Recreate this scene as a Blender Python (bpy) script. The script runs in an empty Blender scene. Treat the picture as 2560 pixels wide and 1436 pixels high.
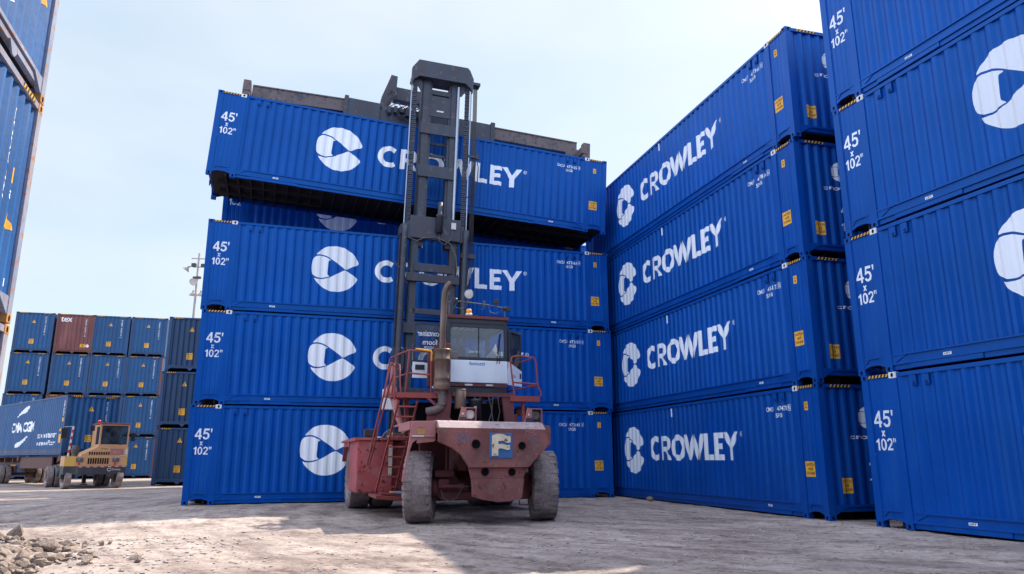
import bpy, bmesh, math, random
from mathutils import Vector, Matrix, noise
R = math.radians
PI = math.pi
scene = bpy.context.scene
col = scene.collection

# ------------------------------------------------------------------ camera
PITCH, ROLL, CAMH, FPX = 0.2281, 0.0023, 1.292, 1848.5
cam_d = bpy.data.cameras.new('camera')
cam = bpy.data.objects.new('camera', cam_d)
col.objects.link(cam)
cam_d.sensor_width = 36.0
cam_d.lens = 36.0 * FPX / 2560.0
cam_d.clip_end = 3000
cam.rotation_mode = 'XYZ'
cam.matrix_world = Matrix.Translation((0, 0, CAMH)) @ Matrix.Rotation(PI / 2 + PITCH, 4, 'X') @ Matrix.Rotation(-ROLL, 4, 'Z')
scene.camera = cam

# ------------------------------------------------------------------ sky, sun, exposure
SUN_AZ, SUN_EL = R(45), R(48.7)           # azimuth clockwise from +Y
world = bpy.data.worlds.new('World')
scene.world = world
world.use_nodes = True
wn, wl = world.node_tree.nodes, world.node_tree.links
wn.clear()
wout = wn.new('ShaderNodeOutputWorld')
bg = wn.new('ShaderNodeBackground')
sky = wn.new('ShaderNodeTexSky')
sky.sky_type = 'NISHITA'
sky.sun_disc = False
sky.sun_elevation = SUN_EL
sky.sun_rotation = SUN_AZ
sky.air_density = 1.0
sky.dust_density = 1.6
sky.ozone_density = 1.0
sky.altitude = 0
bg.inputs['Strength'].default_value = 0.12
tc = wn.new('ShaderNodeTexCoord')
mp = wn.new('ShaderNodeMapping')
mp.inputs['Scale'].default_value = (1.0, 1.0, 2.6)
nz = wn.new('ShaderNodeTexNoise')
nz.inputs['Scale'].default_value = 2.1
nz.inputs['Detail'].default_value = 8
nz.inputs['Roughness'].default_value = 0.58
rp = wn.new('ShaderNodeValToRGB')
rp.color_ramp.elements[0].position = 0.42
rp.color_ramp.elements[0].color = (0.62, 0.62, 0.62, 1)
rp.color_ramp.elements[1].position = 0.74
rp.color_ramp.elements[1].color = (0.84, 0.84, 0.84, 1)
mx = wn.new('ShaderNodeMix')
mx.data_type = 'RGBA'
mx.inputs[7].default_value = (2.65, 3.3, 3.72, 1)   # milky veil of thin high cloud
wl.new(tc.outputs['Generated'], mp.inputs['Vector'])
wl.new(mp.outputs['Vector'], nz.inputs['Vector'])
wl.new(nz.outputs['Fac'], rp.inputs['Fac'])
wl.new(rp.outputs['Color'], mx.inputs[0])
wl.new(sky.outputs['Color'], mx.inputs[6])
# soft white wisps
n2 = wn.new('ShaderNodeTexNoise'); n2.inputs['Scale'].default_value = 1.9; n2.inputs['Detail'].default_value = 6; n2.inputs['Roughness'].default_value = 0.5
wl.new(mp.outputs['Vector'], n2.inputs['Vector'])
r2_ = wn.new('ShaderNodeValToRGB'); r2_.color_ramp.elements[0].position = 0.32; r2_.color_ramp.elements[0].color = (0, 0, 0, 1)
r2_.color_ramp.elements[1].position = 0.70; r2_.color_ramp.elements[1].color = (0.60, 0.60, 0.60, 1)
wl.new(n2.outputs['Fac'], r2_.inputs['Fac'])
m2_ = wn.new('ShaderNodeMix'); m2_.data_type = 'RGBA'; m2_.inputs[7].default_value = (4.1, 4.2, 4.25, 1)
wl.new(r2_.outputs['Color'], m2_.inputs[0]); wl.new(mx.outputs[2], m2_.inputs[6])
# unseen cloud bank added opposite the sun to brighten the shaded walls
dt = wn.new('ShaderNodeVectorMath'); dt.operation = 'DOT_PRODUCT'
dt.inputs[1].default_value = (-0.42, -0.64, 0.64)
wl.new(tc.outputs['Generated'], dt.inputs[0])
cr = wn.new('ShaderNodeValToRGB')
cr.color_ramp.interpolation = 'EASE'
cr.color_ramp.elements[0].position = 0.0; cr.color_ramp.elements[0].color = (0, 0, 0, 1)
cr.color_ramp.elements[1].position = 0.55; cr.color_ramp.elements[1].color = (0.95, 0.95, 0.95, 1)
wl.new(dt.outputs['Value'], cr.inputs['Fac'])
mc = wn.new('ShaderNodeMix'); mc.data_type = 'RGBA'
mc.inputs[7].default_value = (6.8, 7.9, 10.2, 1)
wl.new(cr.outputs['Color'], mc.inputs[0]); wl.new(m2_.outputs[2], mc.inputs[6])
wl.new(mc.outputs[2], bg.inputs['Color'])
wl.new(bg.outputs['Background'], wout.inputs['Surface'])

sun_d = bpy.data.lights.new('sun', 'SUN')
sun_d.energy = 4.2
sun_d.angle = R(0.55)
sun_d.color = (1.0, 0.92, 0.80)
sun = bpy.data.objects.new('sun', sun_d)
col.objects.link(sun)
sdir = Vector((math.sin(SUN_AZ) * math.cos(SUN_EL), math.cos(SUN_AZ) * math.cos(SUN_EL), math.sin(SUN_EL)))
sun.rotation_euler = sdir.to_track_quat('Z', 'Y').to_euler()
sun.location = sdir * 50

scene.view_settings.view_transform = 'Standard'
scene.view_settings.look = 'None'
scene.view_settings.gamma = 1.0
scene.view_settings.exposure = 1.05
scene.render.resolution_x, scene.render.resolution_y = 1024, 574
try:
    scene.cycles.use_denoising = True
    scene.cycles.max_bounces = 8
    scene.cycles.transparent_max_bounces = 12
except Exception:
    pass

# ------------------------------------------------------------------ materials
def node_mat(name):
    m = bpy.data.materials.new(name)
    m.use_nodes = True
    nt = m.node_tree
    b = nt.nodes['Principled BSDF']
    return m, nt, nt.nodes, nt.links, b

def ramp(n, p0, c0, p1, c1):
    r = n.new('ShaderNodeValToRGB')
    r.color_ramp.elements[0].position = p0; r.color_ramp.elements[0].color = (*c0, 1)
    r.color_ramp.elements[1].position = p1; r.color_ramp.elements[1].color = (*c1, 1)
    return r

def noise_n(n, l, scale, detail=4, rough=0.55, vec=None, stretch=None):
    t = n.new('ShaderNodeTexCoord')
    nn = n.new('ShaderNodeTexNoise')
    nn.inputs['Scale'].default_value = scale
    nn.inputs['Detail'].default_value = detail
    nn.inputs['Roughness'].default_value = rough
    if stretch:
        m = n.new('ShaderNodeMapping'); m.inputs['Scale'].default_value = stretch
        l.new(t.outputs['Object'], m.inputs['Vector']); l.new(m.outputs['Vector'], nn.inputs['Vector'])
    else:
        l.new(t.outputs['Object'], nn.inputs['Vector'])
    return nn

def mixc(n, l, fac, a, b, mode='MIX'):
    m = n.new('ShaderNodeMix'); m.data_type = 'RGBA'; m.blend_type = mode
    for i, v in ((0, fac), (6, a), (7, b)):
        if hasattr(v, 'links') or hasattr(v, 'is_linked'):
            l.new(v, m.inputs[i])
        elif isinstance(v, (int, float)):
            m.inputs[i].default_value = v
        else:
            m.inputs[i].default_value = (*v, 1)
    return m.outputs[2]

def paint(name, c, rough=0.45, dirt=(0.16, 0.13, 0.11), dirt_amt=0.35, chip=None, chip_at=0.66, bump=0.02, vary=0.12, scale=1.0, streak=True, metal=0.0, spec=0.4, speck=None):
    m, nt, n, l, b = node_mat(name)
    big = noise_n(n, l, 0.9 * scale, 5)
    r0 = ramp(n, 0.3, tuple(v * (1 - vary) for v in c), 0.7, tuple(min(1, v * (1 + vary)) for v in c))
    l.new(big.outputs['Fac'], r0.inputs['Fac'])
    oi = n.new('ShaderNodeObjectInfo')
    rr = ramp(n, 0, (0.88, 0.89, 0.90), 1, (1.08, 1.07, 1.06)); l.new(oi.outputs['Random'], rr.inputs['Fac'])
    c1 = mixc(n, l, 1.0, r0.outputs['Color'], rr.outputs['Color'], 'MULTIPLY')
    st = noise_n(n, l, 3.0 * scale, 6, 0.6, stretch=(1, 1, 0.12) if streak else None)
    r1 = ramp(n, 0.50, (0, 0, 0), 0.80, (dirt_amt,) * 3)
    l.new(st.outputs['Fac'], r1.inputs['Fac'])
    out = mixc(n, l, r1.outputs['Color'], c1, dirt)
    if chip:
        ch = noise_n(n, l, 5.5 * scale, 8, 0.62)
        r2 = ramp(n, chip_at, (0, 0, 0), chip_at + 0.03, (1, 1, 1))
        l.new(ch.outputs['Fac'], r2.inputs['Fac'])
        out = mixc(n, l, r2.outputs['Color'], out, chip)
    if speck:
        sn = noise_n(n, l, 16 * scale, 6, 0.7); sm = noise_n(n, l, 1.6, 3)
        r3 = ramp(n, 0.60, (0, 0, 0), 0.66, (0.9, 0.9, 0.9)); l.new(sn.outputs['Fac'], r3.inputs['Fac'])
        r4 = ramp(n, 0.45, (0.15,) * 3, 0.62, (1, 1, 1)); l.new(sm.outputs['Fac'], r4.inputs['Fac'])
        out = mixc(n, l, mixc(n, l, 1.0, r3.outputs['Color'], r4.outputs['Color'], 'MULTIPLY'), out, speck)
    l.new(out, b.inputs['Base Color'])
    rg = ramp(n, 0.3, (max(0, rough - 0.1),) * 3, 0.7, (min(1, rough + 0.15),) * 3)
    l.new(st.outputs['Fac'], rg.inputs['Fac'])
    l.new(rg.outputs['Color'], b.inputs['Roughness'])
    b.inputs['Metallic'].default_value = metal
    b.inputs['Specular IOR Level'].default_value = spec
    if bump:
        bp = n.new('ShaderNodeBump'); bp.inputs['Strength'].default_value = 0.5; bp.inputs['Distance'].default_value = bump
        bn = noise_n(n, l, 7.0 * scale, 6, 0.6)
        l.new(bn.outputs['Fac'], bp.inputs['Height']); l.new(bp.outputs['Normal'], b.inputs['Normal'])
    return m

MT = {}
MT['blue'] = paint('royal blue container paint', (0.001, 0.055, 0.300), 0.38, dirt=(0.02, 0.10, 0.28), dirt_amt=0.32, bump=0.006, vary=0.12, spec=0.42)
MT['blue_frame'] = paint('royal blue frame paint', (0.001, 0.053, 0.285), 0.38, dirt=(0.04, 0.10, 0.26), dirt_amt=0.28, chip=(0.20, 0.26, 0.40), chip_at=0.70, bump=0.004, vary=0.08, spec=0.42, scale=1.7)
for k_ in ('blue', 'blue_frame'):
    MT[k_].node_tree.nodes['Principled BSDF'].inputs['Specular Tint'].default_value = (0.22, 0.66, 1.0, 1)   # blue tint put into the sheen colour
MT['white'] = paint('white lettering paint', (0.74, 0.77, 0.81), 0.55, dirt=(0.55, 0.59, 0.64), dirt_amt=0.3, bump=0, vary=0.04)
MT['white_cast'] = paint('white fitting paint', (0.68, 0.68, 0.68), 0.5, dirt=(0.25, 0.24, 0.22), dirt_amt=0.6, chip=(0.1, 0.1, 0.12), chip_at=0.7, bump=0, scale=3)
MT['yellow'] = paint('yellow sticker', (0.72, 0.36, 0.03), 0.5, dirt=(0.35, 0.17, 0.03), dirt_amt=0.5, bump=0, scale=2)
MT['black'] = paint('black marking', (0.012, 0.012, 0.014), 0.6, dirt_amt=0.15, bump=0)
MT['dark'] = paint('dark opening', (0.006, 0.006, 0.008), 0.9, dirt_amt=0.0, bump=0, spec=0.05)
MT['under'] = paint('dark underframe', (0.022, 0.02, 0.022), 0.8, dirt=(0.06, 0.04, 0.03), dirt_amt=0.6, bump=0.01, spec=0.15)
MT['cma'] = paint('faded navy container paint', (0.009, 0.070, 0.19), 0.5, dirt=(0.03, 0.09, 0.18), dirt_amt=0.4, bump=0.006)
MT['cma_frame'] = paint('faded navy frame paint', (0.013, 0.055, 0.14), 0.5, dirt=(0.12, 0.08, 0.06), dirt_amt=0.5, chip=(0.14, 0.06, 0.035), chip_at=0.66, bump=0.004)
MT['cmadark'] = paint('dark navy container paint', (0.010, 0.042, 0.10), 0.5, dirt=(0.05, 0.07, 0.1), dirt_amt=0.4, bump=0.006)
MT['rustframe'] = paint('rust brown frame paint', (0.13, 0.045, 0.035), 0.6, dirt=(0.2, 0.12, 0.08), dirt_amt=0.6, bump=0.004)
MT['maroon'] = paint('faded maroon container paint', (0.17, 0.055, 0.055), 0.6, dirt=(0.3, 0.17, 0.14), dirt_amt=0.55, bump=0.006)
MT['dlight'] = paint('light blue weathered container paint', (0.018, 0.105, 0.30), 0.5, dirt=(0.16, 0.22, 0.34), dirt_amt=0.35, bump=0.008, vary=0.15)
MT['dframe'] = paint('rubbed light blue and rust frame', (0.22, 0.25, 0.34), 0.6, dirt=(0.42, 0.26, 0.16), dirt_amt=0.8, chip=(0.33, 0.14, 0.06), chip_at=0.57, bump=0.006, scale=2, vary=0.25)
MT['orange_rust'] = paint('orange rusty casting', (0.42, 0.20, 0.06), 0.65, dirt=(0.16, 0.07, 0.03), dirt_amt=0.7, bump=0.006, scale=3)
MT['red'] = paint('weathered red machine paint', (0.215, 0.070, 0.058), 0.65, dirt=(0.165, 0.115, 0.100), dirt_amt=1.0, chip=(0.075, 0.032, 0.032), chip_at=0.615, speck=(0.42, 0.33, 0.30), bump=0.014, vary=0.45, scale=1.6, streak=False)
MT['redclean'] = paint('salmon faded red paint', (0.36, 0.145, 0.135), 0.6, dirt=(0.30, 0.16, 0.14), dirt_amt=0.6, chip=(0.12, 0.04, 0.035), chip_at=0.70, bump=0.006, vary=0.14)
MT['redrail'] = paint('red handrail paint', (0.25, 0.045, 0.038), 0.5, dirt=(0.26, 0.13, 0.11), dirt_amt=0.7, chip=(0.1, 0.03, 0.02), chip_at=0.66, bump=0, scale=3)
MT['reddark'] = paint('grimy dark red paint', (0.13, 0.035, 0.035), 0.65, dirt=(0.05, 0.03, 0.03), dirt_amt=0.8, bump=0.012, streak=False)
MT['mast'] = paint('grimy blue grey mast steel', (0.028, 0.036, 0.054), 0.5, dirt=(0.070, 0.044, 0.040), dirt_amt=1.0, chip=(0.095, 0.068, 0.066), chip_at=0.60, bump=0.008, vary=0.25)
MT['well'] = paint('shade dark wheel well', (0.028, 0.014, 0.018), 0.9, dirt=(0.05, 0.03, 0.03), dirt_amt=0.6, bump=0.01, spec=0.1)  # near black colour stands in for the shade inside the arch
MT['deck'] = paint('dusty sun brightened pink deck', (0.34, 0.235, 0.225), 0.7, dirt=(0.44, 0.37, 0.34), dirt_amt=1.0, chip=(0.16, 0.08, 0.075), chip_at=0.60, bump=0.006, scale=2, streak=False)  # dusty tone, brightened to paint in the light on the top chamfer
MT['tank'] = paint('bright scuffed red tank paint', (0.36, 0.070, 0.070), 0.6, dirt=(0.36, 0.17, 0.16), dirt_amt=1.0, chip=(0.11, 0.022, 0.022), chip_at=0.585, bump=0.01, vary=0.25, scale=0.9, streak=False, speck=(0.30, 0.17, 0.17))
MT['beam'] = paint('brown rusted beam paint', (0.115, 0.085, 0.080), 0.6, dirt=(0.19, 0.14, 0.13), dirt_amt=0.9, chip=(0.05, 0.045, 0.055), chip_at=0.56, bump=0.01, scale=1.5)
MT['chrome'] = paint('polished hydraulic rod', (0.24, 0.27, 0.32), 0.28, dirt=(0.10, 0.08, 0.08), dirt_amt=0.9, metal=0.9, bump=0)
MT['exhaust'] = paint('heat stained steel', (0.155, 0.105, 0.078), 0.5, dirt=(0.05, 0.028, 0.022), dirt_amt=1.0, metal=0.45, bump=0.004, scale=2, vary=0.3)
MT['grey'] = paint('grey steel', (0.11, 0.10, 0.095), 0.5, dirt=(0.1, 0.07, 0.05), dirt_amt=0.6, bump=0.004, scale=2)
MT['cabwhite'] = paint('white cab paint', (0.74, 0.79, 0.82), 0.4, dirt=(0.52, 0.52, 0.52), dirt_amt=0.5, chip=(0.2, 0.1, 0.08), chip_at=0.78, bump=0.003)
MT['cabblack'] = paint('black cab trim', (0.022, 0.026, 0.032), 0.4, dirt=(0.09, 0.08, 0.08), dirt_amt=0.5, bump=0.003)
MT['amber'] = paint('amber lamp plastic', (0.85, 0.38, 0.015), 0.3, dirt_amt=0.1, bump=0)
MT['lens'] = paint('lamp lens', (0.60, 0.56, 0.50), 0.25, dirt=(0.3, 0.26, 0.2), dirt_amt=0.5, bump=0, scale=6)
MT['redlens'] = paint('red lamp plastic', (0.55, 0.03, 0.02), 0.3, dirt_amt=0.1, bump=0)
MT['cream'] = paint('cream flaking paint', (0.66, 0.55, 0.38), 0.6, dirt=(0.45, 0.28, 0.1), dirt_amt=0.8, chip=(0.12, 0.06, 0.035), chip_at=0.60, bump=0.01, scale=2.5, streak=False)
MT['badge'] = paint('blue badge paint', (0.035, 0.14, 0.33), 0.55, dirt=(0.03, 0.05, 0.1), dirt_amt=0.7, chip=(0.16, 0.05, 0.04), chip_at=0.66, bump=0.006, scale=2, streak=False)
MT['faintblue'] = paint('faint blue stencil', (0.10, 0.115, 0.19), 0.6, dirt=(0.2, 0.09, 0.08), dirt_amt=1.0, chip=(0.17, 0.06, 0.05), chip_at=0.52, bump=0, scale=3, streak=False)
MT['txtblue'] = paint('blue lettering', (0.03, 0.15, 0.36), 0.5, dirt_amt=0.1, bump=0)
MT['tanpaint'] = paint('faded orange tan truck paint', (0.50, 0.275, 0.125), 0.5, dirt=(0.4, 0.2, 0.14), dirt_amt=0.6, chip=(0.2, 0.1, 0.06), chip_at=0.72, bump=0.003, scale=1.5)
MT['tanyellow'] = paint('yellow panel paint', (0.56, 0.33, 0.07), 0.5, dirt=(0.4, 0.2, 0.1), dirt_amt=0.5, bump=0.003)
MT['bumper'] = paint('dusty black bumper', (0.035, 0.04, 0.046), 0.6, dirt=(0.13, 0.12, 0.11), dirt_amt=0.6, bump=0.006)
MT['trailer'] = paint('rusty red brown chassis paint', (0.10, 0.045, 0.038), 0.65, dirt=(0.13, 0.09, 0.08), dirt_amt=0.8, bump=0.008)
MT['polegrey'] = paint('galvanised pole', (0.30, 0.27, 0.25), 0.5, dirt=(0.2, 0.13, 0.1), dirt_amt=0.6, bump=0)
MT['wood'] = paint('pale timber block', (0.40, 0.29, 0.18), 0.8, dirt_amt=0.5, bump=0.004, scale=4)
MT['interior'] = paint('cab interior grey', (0.10, 0.10, 0.105), 0.7, dirt_amt=0.3, bump=0)

def tyre_mat():
    m, nt, n, l, b = node_mat('dusty tyre rubber')
    a = noise_n(n, l, 3.5, 7, 0.65); f = noise_n(n, l, 30, 5, 0.7)
    r = ramp(n, 0.36, (0.19, 0.148, 0.14), 0.66, (0.36, 0.295, 0.275)); l.new(a.outputs['Fac'], r.inputs['Fac'])
    r2 = ramp(n, 0.38, (0.45, 0.45, 0.45), 0.55, (1, 1, 1)); l.new(f.outputs['Fac'], r2.inputs['Fac'])
    c = mixc(n, l, 0.6, r.outputs['Color'], r2.outputs['Color'], 'MULTIPLY')
    l.new(c, b.inputs['Base Color']); b.inputs['Roughness'].default_value = 0.92
    b.inputs['Specular IOR Level'].default_value = 0.2
    bp = n.new('ShaderNodeBump'); bp.inputs['Strength'].default_value = 0.8; bp.inputs['Distance'].default_value = 0.02
    l.new(f.outputs['Fac'], bp.inputs['Height']); l.new(bp.outputs['Normal'], b.inputs['Normal'])
    return m
MT['tyre'] = tyre_mat()

def glass_mat(name, tint, trans=0.6):
    m, nt, n, l, b = node_mat(name)
    n.remove(b)
    out = n['Material Output']
    tr = n.new('ShaderNodeBsdfTransparent'); tr.inputs['Color'].default_value = (*tint, 1)
    gl = n.new('ShaderNodeBsdfGlossy'); gl.inputs['Roughness'].default_value = 0.04
    df = n.new('ShaderNodeBsdfDiffuse'); df.inputs['Color'].default_value = (0.16, 0.19, 0.22, 1)   # dust film
    fr = n.new('ShaderNodeFresnel'); fr.inputs['IOR'].default_value = 1.5
    dn = noise_n(n, l, 2.5, 5)
    dr = ramp(n, 0.35, (0.05,) * 3, 0.8, (1 - trans,) * 3); l.new(dn.outputs['Fac'], dr.inputs['Fac'])
    m1 = n.new('ShaderNodeMixShader'); l.new(dr.outputs['Color'], m1.inputs[0]); l.new(tr.outputs[0], m1.inputs[1]); l.new(df.outputs[0], m1.inputs[2])
    m2 = n.new('ShaderNodeMixShader'); l.new(fr.outputs[0], m2.inputs[0]); l.new(m1.outputs[0], m2.inputs[1]); l.new(gl.outputs[0], m2.inputs[2])
    l.new(m2.outputs[0], out.inputs['Surface'])
    return m
MT['glass'] = glass_mat('dusty cab glass', (0.86, 0.91, 0.93), 0.7)
MT['tealglass'] = glass_mat('teal tinted windscreen', (0.40, 0.62, 0.66))

def ground_mat():
    m, nt, n, l, b = node_mat('dusty packed gravel')
    a = noise_n(n, l, 0.22, 7, 0.6)
    r = ramp(n, 0.34, (0.30, 0.245, 0.215), 0.68, (0.47, 0.405, 0.36)); l.new(a.outputs['Fac'], r.inputs['Fac'])
    # wheel tracks: bands stretched along the haul direction
    t = n.new('ShaderNodeTexCoord'); mp_ = n.new('ShaderNodeMapping')
    mp_.inputs['Rotation'].default_value = (0, 0, R(-24)); mp_.inputs['Scale'].default_value = (0.7, 1.4, 1)
    l.new(t.outputs['Object'], mp_.inputs['Vector'])
    tn = n.new('ShaderNodeTexNoise'); tn.inputs['Scale'].default_value = 1.2; tn.inputs['Detail'].default_value = 7; tn.inputs['Roughness'].default_value = 0.65
    l.new(mp_.outputs['Vector'], tn.inputs['Vector'])
    r2 = ramp(n, 0.36, (0.80, 0.78, 0.77), 0.66, (1.08, 1.06, 1.05)); l.new(tn.outputs['Fac'], r2.inputs['Fac'])
    c = mixc(n, l, 0.8, r.outputs['Color'], r2.outputs['Color'], 'MULTIPLY')
    # turning tracks: rings round a far point
    sb = n.new('ShaderNodeVectorMath'); sb.operation = 'SUBTRACT'; sb.inputs[1].default_value = (14.0, 26.0, 0); l.new(t.outputs['Object'], sb.inputs[0])
    ln = n.new('ShaderNodeVectorMath'); ln.operation = 'LENGTH'; l.new(sb.outputs['Vector'], ln.inputs[0])
    sx = n.new('ShaderNodeSeparateXYZ'); l.new(sb.outputs['Vector'], sx.inputs[0])
    at = n.new('ShaderNodeMath'); at.operation = 'ARCTAN2'; l.new(sx.outputs[0], at.inputs[0]); l.new(sx.outputs[1], at.inputs[1])
    am = n.new('ShaderNodeMath'); am.operation = 'MULTIPLY'; am.inputs[1].default_value = 5.0; l.new(at.outputs[0], am.inputs[0])
    cb_ = n.new('ShaderNodeCombineXYZ'); l.new(ln.outputs['Value'], cb_.inputs[0]); l.new(am.outputs[0], cb_.inputs[1])
    kn = n.new('ShaderNodeTexNoise'); kn.inputs['Scale'].default_value = 1.5; kn.inputs['Detail'].default_value = 9; kn.inputs['Roughness'].default_value = 0.7
    l.new(cb_.outputs[0], kn.inputs['Vector'])
    rk = ramp(n, 0.40, (0.56, 0.51, 0.50), 0.55, (1.12, 1.10, 1.08)); l.new(kn.outputs['Fac'], rk.inputs['Fac'])
    c = mixc(n, l, 0.75, c, rk.outputs['Color'], 'MULTIPLY')
    cl = noise_n(n, l, 2.6, 10, 0.78)
    rc = ramp(n, 0.38, (0.42, 0.36, 0.35), 0.485, (1, 1, 1)); l.new(cl.outputs['Fac'], rc.inputs['Fac'])
    c = mixc(n, l, 0.8, c, rc.outputs['Color'], 'MULTIPLY')
    g = noise_n(n, l, 9, 8, 0.75)
    r3 = ramp(n, 0.36, (0.62, 0.60, 0.60), 0.60, (1.12, 1.1, 1.08)); l.new(g.outputs['Fac'], r3.inputs['Fac'])
    c = mixc(n, l, 0.7, c, r3.outputs['Color'], 'MULTIPLY')
    v = n.new('ShaderNodeTexVoronoi'); v.inputs['Scale'].default_value = 26
    l.new(t.outputs['Object'], v.inputs['Vector'])
    r4 = ramp(n, 0.0, (0.55, 0.5, 0.5), 0.22, (1, 1, 1)); l.new(v.outputs['Distance'], r4.inputs['Fac'])
    c = mixc(n, l, 0.5, c, r4.outputs['Color'], 'MULTIPLY')
    l.new(c, b.inputs['Base Color']); b.inputs['Roughness'].default_value = 0.95
    b.inputs['Specular IOR Level'].default_value = 0.1
    h = n.new('ShaderNodeMath'); h.operation = 'MULTIPLY_ADD'; h.inputs[1].default_value = 0.7
    hk = n.new('ShaderNodeMath'); hk.operation = 'ADD'; l.new(tn.outputs['Fac'], hk.inputs[0]); l.new(kn.outputs['Fac'], hk.inputs[1])
    l.new(hk.outputs[0], h.inputs[0]); l.new(g.outputs['Fac'], h.inputs[2])
    bp = n.new('ShaderNodeBump'); bp.inputs['Strength'].default_value = 0.9; bp.inputs['Distance'].default_value = 0.035
    l.new(h.outputs[0], bp.inputs['Height']); l.new(bp.outputs['Normal'], b.inputs['Normal'])
    return m
MT['ground'] = ground_mat()
def rock_mat():
    m, nt, n, l, b = node_mat('rubble stone')
    a = noise_n(n, l, 6, 6, 0.6)
    oi = n.new('ShaderNodeObjectInfo')
    r = ramp(n, 0.3, (0.19, 0.14, 0.11), 0.7, (0.42, 0.345, 0.28)); l.new(a.outputs['Fac'], r.inputs['Fac'])
    rr = ramp(n, 0, (0.55, 0.5, 0.5), 1, (1.15, 1.12, 1.1)); l.new(oi.outputs['Random'], rr.inputs['Fac'])
    c = mixc(n, l, 1, r.outputs['Color'], rr.outputs['Color'], 'MULTIPLY')
    l.new(c, b.inputs['Base Color']); b.inputs['Roughness'].default_value = 0.9
    bp = n.new('ShaderNodeBump'); bp.inputs['Distance'].default_value = 0.02
    l.new(a.outputs['Fac'], bp.inputs['Height']); l.new(bp.outputs['Normal'], b.inputs['Normal'])
    return m
MT['rock'] = rock_mat()
MT['grit'] = paint('dusty grit', (0.40, 0.35, 0.32), 0.9, dirt=(0.22, 0.17, 0.16), dirt_amt=1.0, bump=0, spec=0.1, streak=False, scale=4)

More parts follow.
